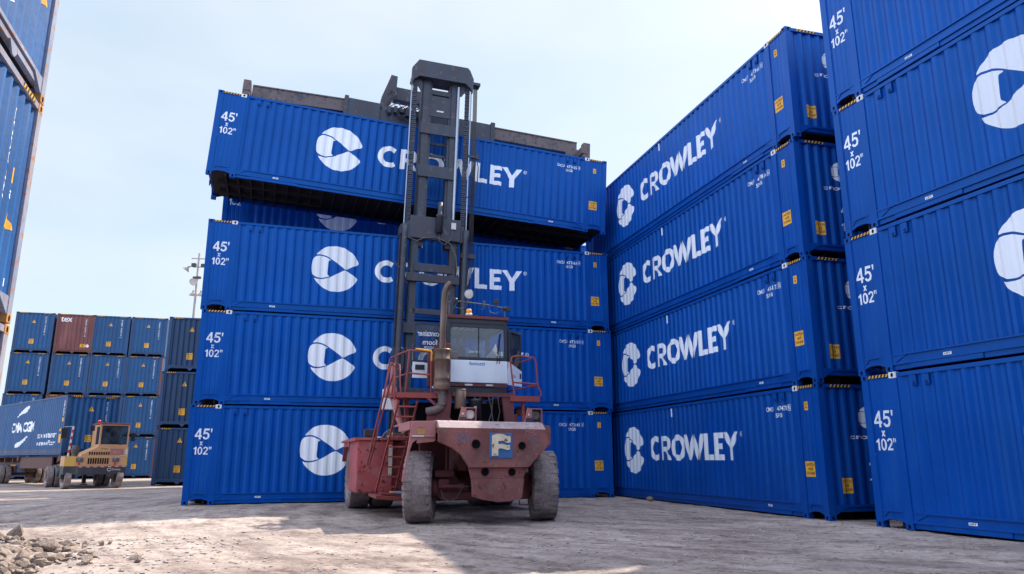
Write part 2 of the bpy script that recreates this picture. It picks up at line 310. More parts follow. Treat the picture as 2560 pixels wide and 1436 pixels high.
# ------------------------------------------------------------------ mesh helpers
class MB:
    """collects shapes, then makes ONE mesh"""
    def __init__(s): s.v = []; s.f = []; s.m = []; s.sm = []
    def add(s, vs, fs, mi=0, smooth=False):
        o = len(s.v); s.v += [tuple(p) for p in vs]
        for f in fs: s.f.append(tuple(i + o for i in f)); s.m.append(mi); s.sm.append(smooth)
        return s
    def box(s, x0, x1, y0, y1, z0, z1, mi=0, c=0.0):
        if x1 < x0: x0, x1 = x1, x0
        if y1 < y0: y0, y1 = y1, y0
        if z1 < z0: z0, z1 = z1, z0
        if c <= 0:
            vs = [(x, y, z) for z in (z0, z1) for y in (y0, y1) for x in (x0, x1)]
            return s.add(vs, [(0, 2, 3, 1), (4, 5, 7, 6), (0, 1, 5, 4), (2, 6, 7, 3), (0, 4, 6, 2), (1, 3, 7, 5)], mi)
        bm = bmesh.new()
        bmesh.ops.create_cube(bm, size=1, matrix=Matrix.Translation(((x0 + x1) / 2, (y0 + y1) / 2, (z0 + z1) / 2)) @ Matrix.Diagonal((x1 - x0, y1 - y0, z1 - z0, 1)))
        bmesh.ops.bevel(bm, geom=bm.edges[:], offset=c, segments=2, profile=0.6, affect='EDGES', clamp_overlap=True)
        s.bm(bm, mi); return s
    def bm(s, bm, mi=0, smooth=False, mat=None):
        bm.verts.ensure_lookup_table(); bm.verts.index_update()
        vs = [(mat @ v.co if mat else v.co) for v in bm.verts]
        s.add(vs, [tuple(v.index for v in f.verts) for f in bm.faces], mi, smooth); bm.free()
        return s
    def bar(s, a, b, w, h, mi=0, up=(0, 0, 1)):
        a, b = Vector(a), Vector(b); d = (b - a).normalized(); u = Vector(up)
        if abs(d.dot(u)) > 0.98: u = Vector((0, 1, 0))
        x = d.cross(u).normalized(); y = x.cross(d).normalized()
        vs = []
        for p in (a, b):
            for i, j in ((-1, -1), (1, -1), (1, 1), (-1, 1)):
                vs.append(p + x * w / 2 * i + y * h / 2 * j)
        return s.add(vs, [(3, 2, 1, 0), (4, 5, 6, 7), (0, 1, 5, 4), (1, 2, 6, 5), (2, 3, 7, 6), (3, 0, 4, 7)], mi)
    def tube(s, pts, r, seg=10, mi=0, caps=True):
        pts = [Vector(p) for p in pts]; n = len(pts); rings = []
        rr = r if isinstance(r, (list, tuple)) else [r] * n
        prev = None
        for i, p in enumerate(pts):
            d = (pts[min(i + 1, n - 1)] - pts[max(i - 1, 0)]).normalized()
            if prev is None:
                u = Vector((0, 0, 1)) if abs(d.z) < 0.9 else Vector((1, 0, 0))
                x = d.cross(u).normalized()
            else:
                x = (prev - d * prev.dot(d)).normalized()
            prev = x; y = d.cross(x)
            rings.append([p + (x * math.cos(2 * PI * k / seg) + y * math.sin(2 * PI * k / seg)) * rr[i] for k in range(seg)])
        vs = [v for q in rings for v in q]; fs = []
        for i in range(n - 1):
            for k in range(seg):
                a, b = i * seg + k, i * seg + (k + 1) % seg
                fs.append((a, b, b + seg, a + seg))
        s.add(vs, fs, mi, True)
        if caps:
            s.add(rings[0], [tuple(range(seg))[::-1]], mi); s.add(rings[-1], [tuple(range(seg))], mi)
        return s
    def lathe(s, prof, c=(0, 0, 0), axis='x', seg=36, mi=0, smooth=True):
        vs = []; fs = []; n = len(prof)
        for k in range(seg):
            a = 2 * PI * k / seg; ca, sa = math.cos(a), math.sin(a)
            for t, r in prof:
                p = (t, r * ca, r * sa) if axis == 'x' else ((r * ca, t, r * sa) if axis == 'y' else (r * ca, r * sa, t))
                vs.append((p[0] + c[0], p[1] + c[1], p[2] + c[2]))
        for k in range(seg):
            for i in range(n - 1):
                a, b = k * n + i, ((k + 1) % seg) * n + i
                fs.append((a, a + 1, b + 1, b))
        return s.add(vs, fs, mi, smooth)
    def prism(s, poly, y0, y1, axis='y', mi=0):
        n = len(poly)
        def P(a, b, t): return (a, t, b) if axis == 'y' else ((t, a, b) if axis == 'x' else (a, b, t))
        vs = [P(a, b, y0) for a, b in poly] + [P(a, b, y1) for a, b in poly]
        fs = [tuple(range(n)), tuple(range(2 * n - 1, n - 1, -1))] + [(i, (i + 1) % n, (i + 1) % n + n, i + n)[::-1] for i in range(n)]
        return s.add(vs, fs, mi)
    def mesh(s, name, mats):
        me = bpy.data.meshes.new(name); me.from_pydata(s.v, [], s.f); me.update()
        for m in (mats if isinstance(mats, (list, tuple)) else [mats]): me.materials.append(m)
        me.polygons.foreach_set('material_index', s.m); me.polygons.foreach_set('use_smooth', s.sm)
        bm = bmesh.new(); bm.from_mesh(me)
        bmesh.ops.recalc_face_normals(bm, faces=bm.faces); bm.to_mesh(me); bm.free()
        return me
    def build(s, name, mats, parent=None, loc=None, label=None):
        return link(name, s.mesh(name, mats), parent, loc, label)

def link(name, me, parent=None, loc=None, label=None):
    o = bpy.data.objects.new(name, me); col.objects.link(o)
    if parent: o.parent = parent
    if loc: o.location = loc
    if label: o['label'] = label
    return o
def empty(name, loc, rz=0, label=None, cat=None, group=None):
    o = bpy.data.objects.new(name, None); col.objects.link(o)
    o.location = loc; o.rotation_euler = (0, 0, rz); o.empty_display_size = 0.3
    tag(o, label, cat, group); return o
def tag(o, label=None, cat=None, group=None, kind=None):
    if label: o['label'] = label
    if cat: o['category'] = cat
    if group: o['group'] = group
    if kind: o['kind'] = kind
    return o
def copy_tree(o, parent=None):
    c = o.copy(); col.objects.link(c); c.parent = parent
    for ch in list(o.children): copy_tree(ch, c)
    return c

# ---- flat outlines (lettering, stickers) laid onto a profiled panel
_tc = {}
def text_geo(s, bold=0.0, shear=0.0):
    k = (s, bold, shear)
    if k not in _tc:
        cu = bpy.data.curves.new('lettering', 'FONT'); cu.body = s; cu.resolution_u = 2; cu.offset = bold; cu.shear = shear
        ob = bpy.data.objects.new('lettering', cu); col.objects.link(ob)
        dg = bpy.context.evaluated_depsgraph_get(); dg.update()
        me = bpy.data.meshes.new_from_object(ob.evaluated_get(dg))
        _tc[k] = ([(v.co.x, v.co.y) for v in me.vertices], [tuple(p.vertices) for p in me.polygons])
        bpy.data.objects.remove(ob); bpy.data.curves.remove(cu); bpy.data.meshes.remove(me)
    return _tc[k]
class Decal:
    def __init__(s): s.v = []; s.f = []; s.m = []
    def add(s, vs, fs, mi=0):
        o = len(s.v); s.v += vs; s.f += [tuple(i + o for i in f) for f in fs]; s.m += [mi] * len(fs); return s
    def poly(s, pts, mi=0): return s.add(list(pts), [tuple(range(len(pts)))], mi)
    def rect(s, x0, z0, x1, z1, mi=0): return s.poly([(x0, z0), (x1, z0), (x1, z1), (x0, z1)], mi)
    def text(s, t, x0, z0, x1, z1, bold=0.0, mi=0, mirror=False, vertical=False, shear=0.0):
        v, f = text_geo(t, bold, shear)
        if vertical:
            v = [(y, -x) for x, y in v]
        xs = [a for a, b in v]; ys = [b for a, b in v]
        ax, bx, ay, by = min(xs), max(xs), min(ys), max(ys)
        q = [(x0 + (a - ax) / (bx - ax) * (x1 - x0), z0 + (b - ay) / (by - ay) * (z1 - z0)) for a, b in v]
        if mirror: q = [(x0 + x1 - a, b) for a, b in q]
        return s.add(q, f, mi)
    def mesh(s, name, mats, fx=None, breaks=(), lift=0.003, to3=None):
        bm = bmesh.new()
        vs = [bm.verts.new((a, b, 0)) for a, b in s.v]
        for f, m in zip(s.f, s.m):
            try:
                q = bm.faces.new([vs[i] for i in f]); q.material_index = m
            except ValueError: pass
        if breaks:
            a0, a1 = min(a for a, b in s.v), max(a for a, b in s.v)
            for x in breaks:
                if a0 < x < a1:
                    bmesh.ops.bisect_plane(bm, geom=bm.verts[:] + bm.edges[:] + bm.faces[:], plane_co=(x, 0, 0), plane_no=(1, 0, 0), dist=1e-5)
        for v in bm.verts:
            x, z = v.co.x, v.co.y
            y = (fx(x) if fx else 0) - lift
            v.co = to3(x, y, z) if to3 else (x, y, z)
        me = bpy.data.meshes.new(name); bm.to_mesh(me); bm.free()
        for m in (mats if isinstance(mats, (list, tuple)) else [mats]): me.materials.append(m)
        return me

# ---- letter outlines drawn as strokes (wordmark)
def arc(cx, cy, rx, ry, a0, a1, n=20):
    return [(cx + rx * math.cos(R(a0 + (a1 - a0) * i / n)), cy + ry * math.sin(R(a0 + (a1 - a0) * i / n))) for i in range(n + 1)]
def band(d, outer, inner, mi=0):
    for i in range(len(outer) - 1):
        d.poly([outer[i], outer[i + 1], inner[i + 1], inner[i]], mi)
def wordmark():
    d = Decal(); z0, z1, w = 1.24, 1.965, 0.165; h = z1 - z0; zc = (z0 + z1) / 2
    # C
    band(d, arc(5.63, zc, 0.38, h / 2 + .02, 52, 308, 30), arc(5.65, zc, 0.22, h / 2 - .15, 48, 312, 30))
    # R
    d.rect(6.02, z0, 6.02 + w, z1)
    x = 6.02 + w; d.rect(x, z1 - .15, x + .20, z1); d.rect(x, z0 + .26, x + .20, z0 + .40)
    band(d, arc(x + .20, z1 - .232, .23, .232, -90, 90, 14), arc(x + .20, z1 - .232, .075, .095, -90, 90, 14))
    d.poly([(x + .08, z0 + .26), (x + .28, z0), (x + .47, z0), (x + .24, z0 + .29)])
    # O
    band(d, arc(7.14, zc, .41, h / 2 + .02, 0, 360, 36), arc(7.14, zc, .235, h / 2 - .15, 0, 360, 36))
    # W
    a = 7.58
    for (xa, xb) in ((a, a + .25), (a + .49, a + .25), (a + .49, a + .74), (a + .99, a + .74)):
        t = w * .52
        d.poly([(xa - t, z1), (xb - t, z0), (xb + t, z0), (xa + t, z1)])
    # L
    d.rect(8.68, z0, 8.68 + w, z1); d.rect(8.68 + w, z0, 9.13, z0 + .15)
    # E
    d.rect(9.22, z0, 9.22 + w, z1)
    for q, e in ((z0, 9.66), (zc - .072, 9.61), (z1 - .15, 9.66)): d.rect(9.22 + w, q, e, q + .15)
    # Y
    c = 10.04; t = .088
    d.rect(c - t, z0, c + t, zc - .05)
    d.poly([(c - t, zc - .05), (c + t, zc - .05), (10.41, z1), (10.21, z1), (c, zc + .08)])
    d.poly([(c - t, zc - .05), (c, zc + .08), (9.87, z1), (9.67, z1)])
    # registered mark
    band(d, arc(10.53, 1.90, .062, .065, 0, 360, 16), arc(10.53, 1.90, .047, .05, 0, 360, 16))
    d.text('R', 10.508, 1.868, 10.552, 1.932, .02)
    return d
def digit(d, ch, x, z, h, mi=0):
    """grotesque bold figure of height h with its left foot at x, z; returns advance"""
    k = h; t = .165
    def P(pts): d.poly([(x + a * k, z + b * k) for a, b in pts], mi)
    def A(cx, cy, rx, ry, a0, a1, tt=t, n=14):
        o = arc(cx, cy, rx, ry, a0, a1, n); i = arc(cx, cy, rx - tt, ry - tt * .92, a0, a1, n)
        band(d, [(x + a * k, z + b * k) for a, b in o], [(x + a * k, z + b * k) for a, b in i], mi)
    if ch == '4':
        P([(.36, 0), (.52, 0), (.52, 1), (.36, 1)]); P([(0, .22), (.36, .22), (.36, .37), (0, .37)]); P([(.52, .22), (.62, .22), (.62, .37), (.52, .37)])
        P([(0, .37), (.155, .37), (.36, .72), (.36, 1)]); return .68 * k
    if ch == '5':
        P([(.08, .83), (.57, .83), (.57, 1), (.12, 1)]); P([(.08, .83), (.12, 1), (.20, .83)]); P([(.03, .45), (.18, .50), (.235, .86), (.09, .86)])
        A(.29, .33, .31, .34, -160, 138); return .68 * k
    if ch == '0': A(.30, .5, .30, .51, 0, 360, n=24); return .68 * k
    if ch == '1': P([(.22, 0), (.39, 0), (.39, 1), (.26, 1), (.22, .92)]); P([(.22, .72), (.22, .92), (.04, .80), (.04, .65)]); return .52 * k
    if ch == '2':
        A(.30, .71, .29, .30, -18, 172); P([(.02, 0), (.59, 0), (.59, .16), (.26, .16)]); P([(.02, 0), (.26, .16), (.565, .60), (.43, .66), (.36, .54), (.02, .12)]); return .68 * k
    if ch == 'x':
        P([(0, 0), (.20, 0), (.58, .74), (.38, .74)]); P([(.38, 0), (.58, 0), (.20, .74), (0, .74)]); return .66 * k
    if ch in ("'", '"'):
        P([(.03, .66), (.11, .66), (.15, 1), (0, 1)])
        if ch == '"': P([(.23, .66), (.31, .66), (.35, 1), (.20, 1)])
        return .3 * k
def digits(d, t, x0, z, h, x1=None):
    adv = {'4': .68, '5': .68, '0': .68, '2': .68, '1': .52, 'x': .66, "'": .15, '"': .35}
    x = x0
    for c in t: digit(d, c, x, z, h); x += adv[c] * h
def smooth_poly(p, n=3):
    out = []; L_ = len(p)
    for i in range(L_):
        p0, p1, p2, p3 = p[i - 1], p[i], p[(i + 1) % L_], p[(i + 2) % L_]
        for k in range(n):
            t = k / n
            out.append(tuple(0.5 * ((2 * p1[j]) + (-p0[j] + p2[j]) * t + (2 * p0[j] - 5 * p1[j] + 4 * p2[j] - p3[j]) * t * t + (-p0[j] + 3 * p1[j] - 3 * p2[j] + p3[j]) * t ** 3) for j in (0, 1)))
    return out
LOBES = [
 [(603,500),(640,455),(710,390),(790,357),(880,345),(1000,352),(1100,392),(1180,445),(1240,515),(1275,570),(1287,600),(1272,630),(1230,650),(1160,680),(1105,712),(1080,718),(1055,708),(1000,660),(900,598),(840,555),(780,525),(715,500),(650,497)],
 [(572,548),(600,530),(650,520),(715,522),(780,548),(838,572),(808,590),(798,612),(793,700),(788,800),(800,825),(823,848),(760,865),(690,876),(630,872),(590,850),(550,820),(537,760),(533,700),(538,630),(552,580)],
 [(583,883),(610,893),(650,898),(720,892),(780,880),(850,848),(930,805),(1000,762),(1055,737),(1080,735),(1105,742),(1160,778),(1200,805),(1255,838),(1276,865),(1265,895),(1220,960),(1160,1015),(1080,1060),(1000,1082),(915,1088),(830,1078),(760,1052),(690,1005),(620,945)]]
def emblem(d, x0, z0, w, h, mi=0):
    for lb in LOBES:
        p = smooth_poly([(x0 + (a - 533) / 754 * w, z0 + (1088 - b) / 743 * h) for a, b in lb], 2)
        # triangulate safely through a fan-free fill
        bm = bmesh.new(); vs = [bm.verts.new((a, b, 0)) for a, b in p]; f = bm.faces.new(vs)
        bmesh.ops.triangulate(bm, faces=[f]); bm.verts.index_update()
        d.add(p, [tuple(v.index for v in q.verts) for q in bm.faces], mi); bm.free()

# ================================================================== SETTING
def gh(x, y):
    d = math.hypot(x, y)
    if d > 60: return -0.012
    k = 1.0
    rr_ = math.hypot(x - 14, y - 26)
    tr = noise.noise((rr_ * 2.4, math.atan2(x - 14, y - 26) * 6, 2))
    cl = max(0.0, noise.noise((x * 5.5, y * 5.5, 11)) - .12) * max(0.0, .35 + tr) if d < 30 else 0
    return .010 * tr * (1 if d < 30 else 0) + .065 * cl + k * (0.020 * noise.noise((x * .35, y * .5, 0)) + 0.010 * noise.noise((x * 1.3, y * 1.7, 3)) + 0.006 * noise.noise((x * 4, y * 4, 7))) - 0.012
def axis_pts(lo, hi, c0, c1, fine, grow=1.22):
    p = [c0 + i * fine for i in range(int((c1 - c0) / fine) + 1)]
    s = fine; a = p[0]
    while a > lo: s *= grow; a -= s; p.insert(0, a)
    s = fine; a = p[-1]
    while a < hi: s *= grow; a += s; p.append(a)
    return p
xs = axis_pts(-900, 900, -14, 10, 0.06); ys = axis_pts(-500, 1500, 7.5, 19, 0.05)
g = MB(); nx, ny = len(xs), len(ys)
g.v = [(x, y, gh(x, y)) for y in ys for x in xs]
g.f = [(j * nx + i, j * nx + i + 1, (j + 1) * nx + i + 1, (j + 1) * nx + i) for j in range(ny - 1) for i in range(nx - 1)]
g.m = [0] * len(g.f); g.sm = [True] * len(g.f)
ground = g.build('ground', MT['ground']); tag(ground, 'pale dusty packed gravel yard with wheel tracks', 'ground', kind='structure')

# ================================================================== CONTAINERS
HC = 2.896
def corr_profile(x0, x1, n, depth, y0, fr=(0.26, 0.245, 0.25, 0.245)):
    """breakpoints of a trapezoid wall between x0 and x1"""
    per = (x1 - x0) / n; pts = [(x0, y0)]
    for i in range(n):
        a = x0 + i * per
        pts += [(a + per * fr[0], y0), (a + per * (fr[0] + fr[1]), y0 + depth), (a + per * (fr[0] + fr[1] + fr[2]), y0 + depth), (a + per, y0)]
    return pts
def interp(pts):
    def f(x):
        if x <= pts[0][0]: return pts[0][1]
        lo, hi = 0, len(pts) - 1
        if x >= pts[-1][0]: return pts[-1][1]
        while hi - lo > 1:
            m = (lo + hi) // 2
            if pts[m][0] <= x: lo = m
            else: hi = m
        (a, ya), (b, yb) = pts[lo], pts[hi]
        return ya if b - a < 1e-9 else ya + (yb - ya) * (x - a) / (b - a)
    return f
def wall_strip(pts, z0, z1):
    m = MB(); n = len(pts); zs = (z0, z1)
    vs = [(x, y, z) for z in zs for x, y in pts]
    fs = [(i, i + 1, i + 1 + n, i + n) for i in range(n - 1)]
    return m.add(vs, fs)
def ribs(a, b, k, y0, dep=0.008, w=0.022):
    pts = [(a, y0)]
    for i in range(k):
        c = a + (b - a) * (i + 1) / (k + 1)
        pts += [(c - w, y0), (c - w * .4, y0 + dep), (c + w * .4, y0 + dep), (c + w, y0)]
    return pts + [(b, y0)]

def cast_mesh(name, mat, sx=1, sy=1, holes=('y',)):
    """steel corner fitting, outer corner at the origin, body to +x,+y"""
    m = MB(); m.box(0, .175, 0, .16, 0, .118, 0, c=.008)
    def oval(kind):
        c = []
        for i in range(14):
            t = 2 * PI * i / 14; a, b = .030 * math.cos(t), .040 * math.sin(t)
            c.append((.09 + a, -.002, .06 + b) if kind == 'y' else (-.002, .08 + a, .06 + b))
        return c
    for h in holes:
        m.add(oval(h), [tuple(range(14))], 1)
    return m.mesh(name, [mat, MT['dark']])

def make_kit(L, W, fmat, pmat, castmat, mid=True, n_main=43, end_n=9, end_depth=0.045):
    """shared meshes for one container type"""
    K = {'L': L, 'W': W}
    m = MB()
    pw = .165
    for x in (0, L - pw):
        for y in (0, W - .15):
            m.box(x, x + pw, y, y + .15, .118, HC - .118)
            # groove lip of the post
            xx = x + (pw if x == 0 else -0.02)
            m.box(xx, xx + .02, y + (.012 if y == 0 else .09), y + (.06 if y == 0 else .138), .20, HC - .12)
    c0, c1 = (.70, .88) if mid else (pw, pw)
    if mid:
        for a in (c0, L - c1):
            for y in (-.004, W - .076):
                m.box(a, a + .18, y, y + .08, .118, HC - .118)
    for y, s in ((0, 1), (W, -1)):
        def bx(xa, xb, ya, yb, za, zb): m.box(xa, xb, y + s * ya, y + s * yb, za, zb)
        segs = [(c1, L - c1)] if mid else [(pw, L - pw)]
        for xa, xb in segs:
            bx(xa, xb, .004, .06, HC - .095, HC - .022)          # top rail
            bx(xa, xb, .000, .07, .295, .325)                    # ledge
            bx(xa, xb, .030, .07, .165, .295)                    # web
            bx(xa, xb, .002, .07, .125, .165)                    # lower flange
            bx(xa + .0, xb - .0, .034, .07, .03, .125)           # lower skirt
            if mid:
                bx(xa + .42, xa + 1.9, .012, .034, .035, .118)   # doubler plates
                bx(xb - 1.9, xb - .42, .012, .034, .035, .118)
                for q, t in ((xa, 1), (xb, -1)):
                    m.add([(q, y + s * .012, .295), (q + t * .34, y + s * .012, .295), (q, y + s * .012, .135), (q, y + s * .03, .295), (q + t * .34, y + s * .03, .295), (q, y + s * .03, .135)],
                          [(0, 1, 2), (3, 5, 4), (0, 3, 4, 1), (1, 4, 5, 2), (2, 5, 3, 0)])
        if mid:
            for xa, xb in ((pw, c0), (L - c0, L - pw)):
                bx(xa, xb, .006, .06, HC - .085, HC - .02)
                bx(xa, xb, .004, .06, .30, .33)
                bx(xa, xb, .030, .06, .20, .30)
                bx(xa, xb, .012, .06, .165, .20)
                for q, t in ((xa, 1), (xb, -1)):
                    m.add([(q, y + s * .008, .165), (q + t * .16, y + s * .008, .165), (q, y + s * .008, .11), (q, y + s * .05, .165), (q + t * .16, y + s * .05, .165), (q, y + s * .05, .11)],
                          [(0, 1, 2), (3, 5, 4), (0, 3, 4, 1), (1, 4, 5, 2), (2, 5, 3, 0)])
                    m.add([(q, y + s * .014, .30), (q + t * .15, y + s * .014, .30), (q, y + s * .014, .17), (q, y + s * .03, .30), (q + t * .15, y + s * .03, .30), (q, y + s * .03, .17)],
                          [(0, 1, 2), (3, 5, 4), (0, 3, 4, 1), (1, 4, 5, 2), (2, 5, 3, 0)])
    for x, s in ((0, 1), (L, -1)):
        ya, yb = .16, W - .16
        m.box(x + s * .004, x + s * .10, ya, yb, HC - .10, HC - .02)
        m.box(x + s * .006, x + s * .10, ya, yb, .27, .32)
        m.box(x + s * .03, x + s * .10, ya, yb, .175, .27)
        for q, t in ((ya, 1), (yb, -1)):
            m.add([(x + s * .006, q, .27), (x + s * .006, q + t * .30, .27), (x + s * .006, q, .10), (x + s * .06, q, .27), (x + s * .06, q + t * .30, .27), (x + s * .06, q, .10)],
                  [(0, 1, 2), (3, 5, 4), (0, 3, 4, 1), (1, 4, 5, 2), (2, 5, 3, 0)])
        m.add([(x + s * .01, W / 2 - .16, .19), (x + s * .01, W / 2 + .16, .19), (x + s * .01, W / 2 + .04, .06), (x + s * .01, W / 2 - .04, .06), (x + s * .03, W / 2 - .16, .19), (x + s * .03, W / 2 + .16, .19), (x + s * .03, W / 2 + .04, .06), (x + s * .03, W / 2 - .04, .06)],
              [(0, 1, 2, 3), (7, 6, 5, 4), (0, 4, 5, 1), (1, 5, 6, 2), (2, 6, 7, 3), (3, 7, 4, 0)])
    K['frame'] = m.mesh('frame', fmat)
    # side wall profile
    if mid:
        main = corr_profile(c1, L - c1, n_main, .036, .016)
        pts = ribs(pw, c0, 3, .022) + [(c0, .05), (c1, .05)] + main + [(L - c1, .05), (L - c0, .05)] + ribs(L - c0, L - pw, 3, .022)
    else:
        pts = corr_profile(pw, L - pw, n_main, .036, .016)
    K['side_pts'] = pts; K['fs'] = interp(pts); K['bs'] = [p[0] for p in pts]
    w = wall_strip(pts, .30, HC - .06)
    K['side_panel'] = w.mesh('side_panel', pmat)
    ep = corr_profile(.16, W - .16, end_n, end_depth, .030)
    K['end_pts'] = ep; K['fe'] = interp(ep); K['be'] = [p[0] for p in ep]
    w = wall_strip(ep, .29, HC - .06)
    # as seen from outside at the x=L end: u runs +y, outward +x  -> handled by rotation on placing
    K['end_panel'] = w.mesh('end_panel', pmat)
    r = MB(); r.box(.1, L - .1, .03, W - .03, HC - .055, HC - .035)
    for i in range(int(L / .45)):
        r.box(.3 + i * .45, .42 + i * .45, .12, W - .12, HC - .035, HC - .026)
    K['roof'] = r.mesh('roof', pmat)
    u = MB(); u.box(.1, L - .1, .075, W - .075, .165, .19)
    k = int((L - 1) / .38)
    for i in range(k):
        x = .55 + i * .38; u.box(x, x + .05, .075, W - .075, .04, .165)
    for y in (W * .32, W * .68): u.box(.3, 3.6, y - .03, y + .03, .01, .165); u.box(L - 3.6, L - .3, y - .03, y + .03, .01, .165)
    K['underframe'] = u.mesh('underframe', MT['under'])
    K['cast'] = cast_mesh('corner_casting', castmat, holes=('x', 'y'))
    K['castmid'] = cast_mesh('side_casting', castmat)
    K['castmid_white'] = cast_mesh('side_casting_white', MT['white_cast'])
    K['mid'] = mid
    return K

def place_cast(me, name, root, x, y, z, flipx, flipy):
    """outer corner at x,y; body grows inward. rotations only, so holes stay outside"""
    o = link(name, me, root)
    rz = {(0, 0): 0, (1, 0): PI / 2, (1, 1): PI, (0, 1): -PI / 2}[(flipx, flipy)]
    o.location = (x, y, z); o.rotation_euler = (0, 0, rz)
    return o
def make_container(name, K, root_loc, yaw, label, cat, group, tilt=0.0, lean=0.0):
    root = bpy.data.objects.new(name, None); col.objects.link(root)
    root.matrix_world = Matrix.Translation(root_loc) @ Matrix.Rotation(yaw, 4, 'Z') @ Matrix.Rotation(-tilt, 4, 'Y') @ Matrix.Rotation(lean, 4, 'X')
    tag(root, label, cat, group)
    L, W = K['L'], K['W']
    link('frame', K['frame'], root)
    link('side_panel', K['side_panel'], root)
    o = link('side_panel', K['side_panel'], root, (L, W, 0)); o.rotation_euler = (0, 0, PI)
    o = link('end_panel', K['end_panel'], root, (L, 0, 0)); o.rotation_euler = (0, 0, PI / 2)
    o = link('end_panel', K['end_panel'], root, (0, W, 0)); o.rotation_euler = (0, 0, -PI / 2)
    link('roof', K['roof'], root); link('underframe', K['underframe'], root)
    for z in (0, HC - .118):
        for (x, y, fx, fy) in ((-.004, -.006, 0, 0), (L + .004, -.006, 1, 0), (L + .004, W + .006, 1, 1), (-.004, W + .006, 0, 1)):
            place_cast(K['cast'], 'corner_casting', root, x, y, z, fx, fy)
        if K['mid']:
            for x in (.70, L - .88):
                o = place_cast(K['castmid_white'] if z > 1 else K['castmid'], 'corner_casting', root, x, -.008, z, 0, 0)
                if z > 1: o['label'] = 'white painted corner casting'
                place_cast(K['castmid'], 'corner_casting', root, x + .178, W + .008, z, 1, 1)
    return root

def hazard(x0, x1, z, h, n=7):
    d = Decal(); d.rect(x0, z, x1, z + h, 0); w = (x1 - x0) / n
    return d, [(x0 + i * w, w) for i in range(n)]
def hazard_mb(x0, x1, z0, z1, y, n=7, axis='x', sgn=-1):
    """striped strip as geometry: black base, yellow slanted bars; faces -y (axis x) or +-x (axis y)"""
    m = MB(); w = (x1 - x0) / n; t = .35 * w
    def P(a, z, off): return (a, y + sgn * off, z) if axis == 'x' else (y + sgn * off, a, z)
    m.add([P(x0, z0, .003), P(x1, z0, .003), P(x1, z1, .003), P(x0, z1, .003)], [(0, 1, 2, 3)], 0)
    for i in range(n):
        a = x0 + i * w + w * .06
        m.add([P(a, z0, .005), P(a + w * .45, z0, .005), P(a + w * .45 + t, z1, .005), P(a + t, z1, .005)], [(0, 1, 2, 3)], 1)
    return m

KB = make_kit(13.716, 2.591, MT['blue_frame'], MT['blue'], MT['blue_frame'])
L45, W45 = 13.716, 2.591
# --- shared markings of the royal blue boxes
SD = {}
d = wordmark(); SD['lettering'] = d.mesh('lettering', MT['white'], KB['fs'], KB['bs'])
d = Decal(); emblem(d, 3.214, .80, 1.497, 1.53); SD['emblem'] = d.mesh('emblem', MT['white'], KB['fs'], KB['bs'])
d = Decal(); digits(d, "45'", .20, 1.87, .315); digits(d, 'x', .35, 1.695, .15); digits(d, '102"', .19, 1.43, .225)
SD['size_mark'] = d.mesh('size_mark', MT['white'], KB['fs'], KB['bs'])
def sticker(x0, z0, x1, z1, lines, fx, bs, to3=None, name='warning_sticker'):
    a = Decal(); a.rect(x0, z0, x1, z1)
    me = a.mesh(name, MT['yellow'], fx, bs, .003, to3)
    t = Decal(); n = len(lines); hh = (z1 - z0) / (n + .6)
    for i, s in enumerate(lines):
        zt = z1 - hh * (.3 + i); ww = (x1 - x0) * (.86 if len(s) > 4 else .45)
        xm = (x0 + x1) / 2
        t.text(s, xm - ww / 2, zt - hh * .78, xm + ww / 2, zt - hh * .12, .012)
    return me, t.mesh('sticker_text', MT['black'], fx, bs, .005, to3)
SD['st_big'] = sticker(13.04, .89, 13.36, 1.22, ['CAUTION', 'HIGH', 'CONTAINER'], KB['fs'], KB['bs'])
SD['st_small'] = sticker(13.18, 2.33, 13.30, 2.52, ['CAU', 'TION'], KB['fs'], KB['bs'])
def lift_label(x):
    a = Decal(); a.rect(x, .175, x + .17, .225)
    t = Decal(); t.text('LIFT', x + .02, .185, x + .15, .216, .02)
    return a.mesh('lift_label', MT['white'], lambda q: .030, (), .003), t.mesh('label_text', MT['black'], lambda q: .030, (), .005)
SD['lift'] = [lift_label(2.0), lift_label(11.5)]
SD['hz'] = [hazard_mb(.18, .695, HC - .075, HC - .022, .006, 6).mesh('hazard_strip', [MT['black'], MT['yellow']]),
            hazard_mb(L45 - .695, L45 - .18, HC - .075, HC - .022, .006, 6).mesh('hazard_strip', [MT['black'], MT['yellow']])]
v = MB()
SD['vents'] = []
for x in (1.22, 1.50, L45 - 1.33, L45 - 1.62):
    v = MB(); v.box(x, x + .10, .001, .03, 2.60, 2.785, 0, c=.006)
    for k in range(3): v.box(x + .02, x + .08, -.001, .001, 2.615 + k * .02, 2.625 + k * .02, 1)
    SD['vents'].append(v.mesh('vent', [MT['blue_frame'], MT['dark']]))
# bare metal scuffs low on the posts, a few different patterns
d = Decal(); d.text('5PGB', 12.09, 2.225, 12.36, 2.325, .010); SD['type'] = d.mesh('type_mark', MT['white'], KB['fs'], KB['bs'])
d = Decal(); d.rect(6.80, 2.52, 6.835, 2.77); SD['tick'] = d.mesh('tick_mark', MT['white'], KB['fs'], KB['bs'])
def number_mesh(num, chk):
    d = Decal(); d.text('CMCU', 11.74, 2.375, 12.03, 2.485, .010); d.text(num, 12.13, 2.375, 12.53, 2.485, .010)
    d.text(chk, 12.605, 2.385, 12.645, 2.475, .010)
    for a, b, c_, e in ((12.585, 2.365, 12.593, 2.495), (12.657, 2.365, 12.665, 2.495), (12.585, 2.495, 12.665, 2.502), (12.585, 2.358, 12.665, 2.365)): d.rect(a, b, c_, e)
    return d.mesh('number_mark', MT['white'], KB['fs'], KB['bs'])
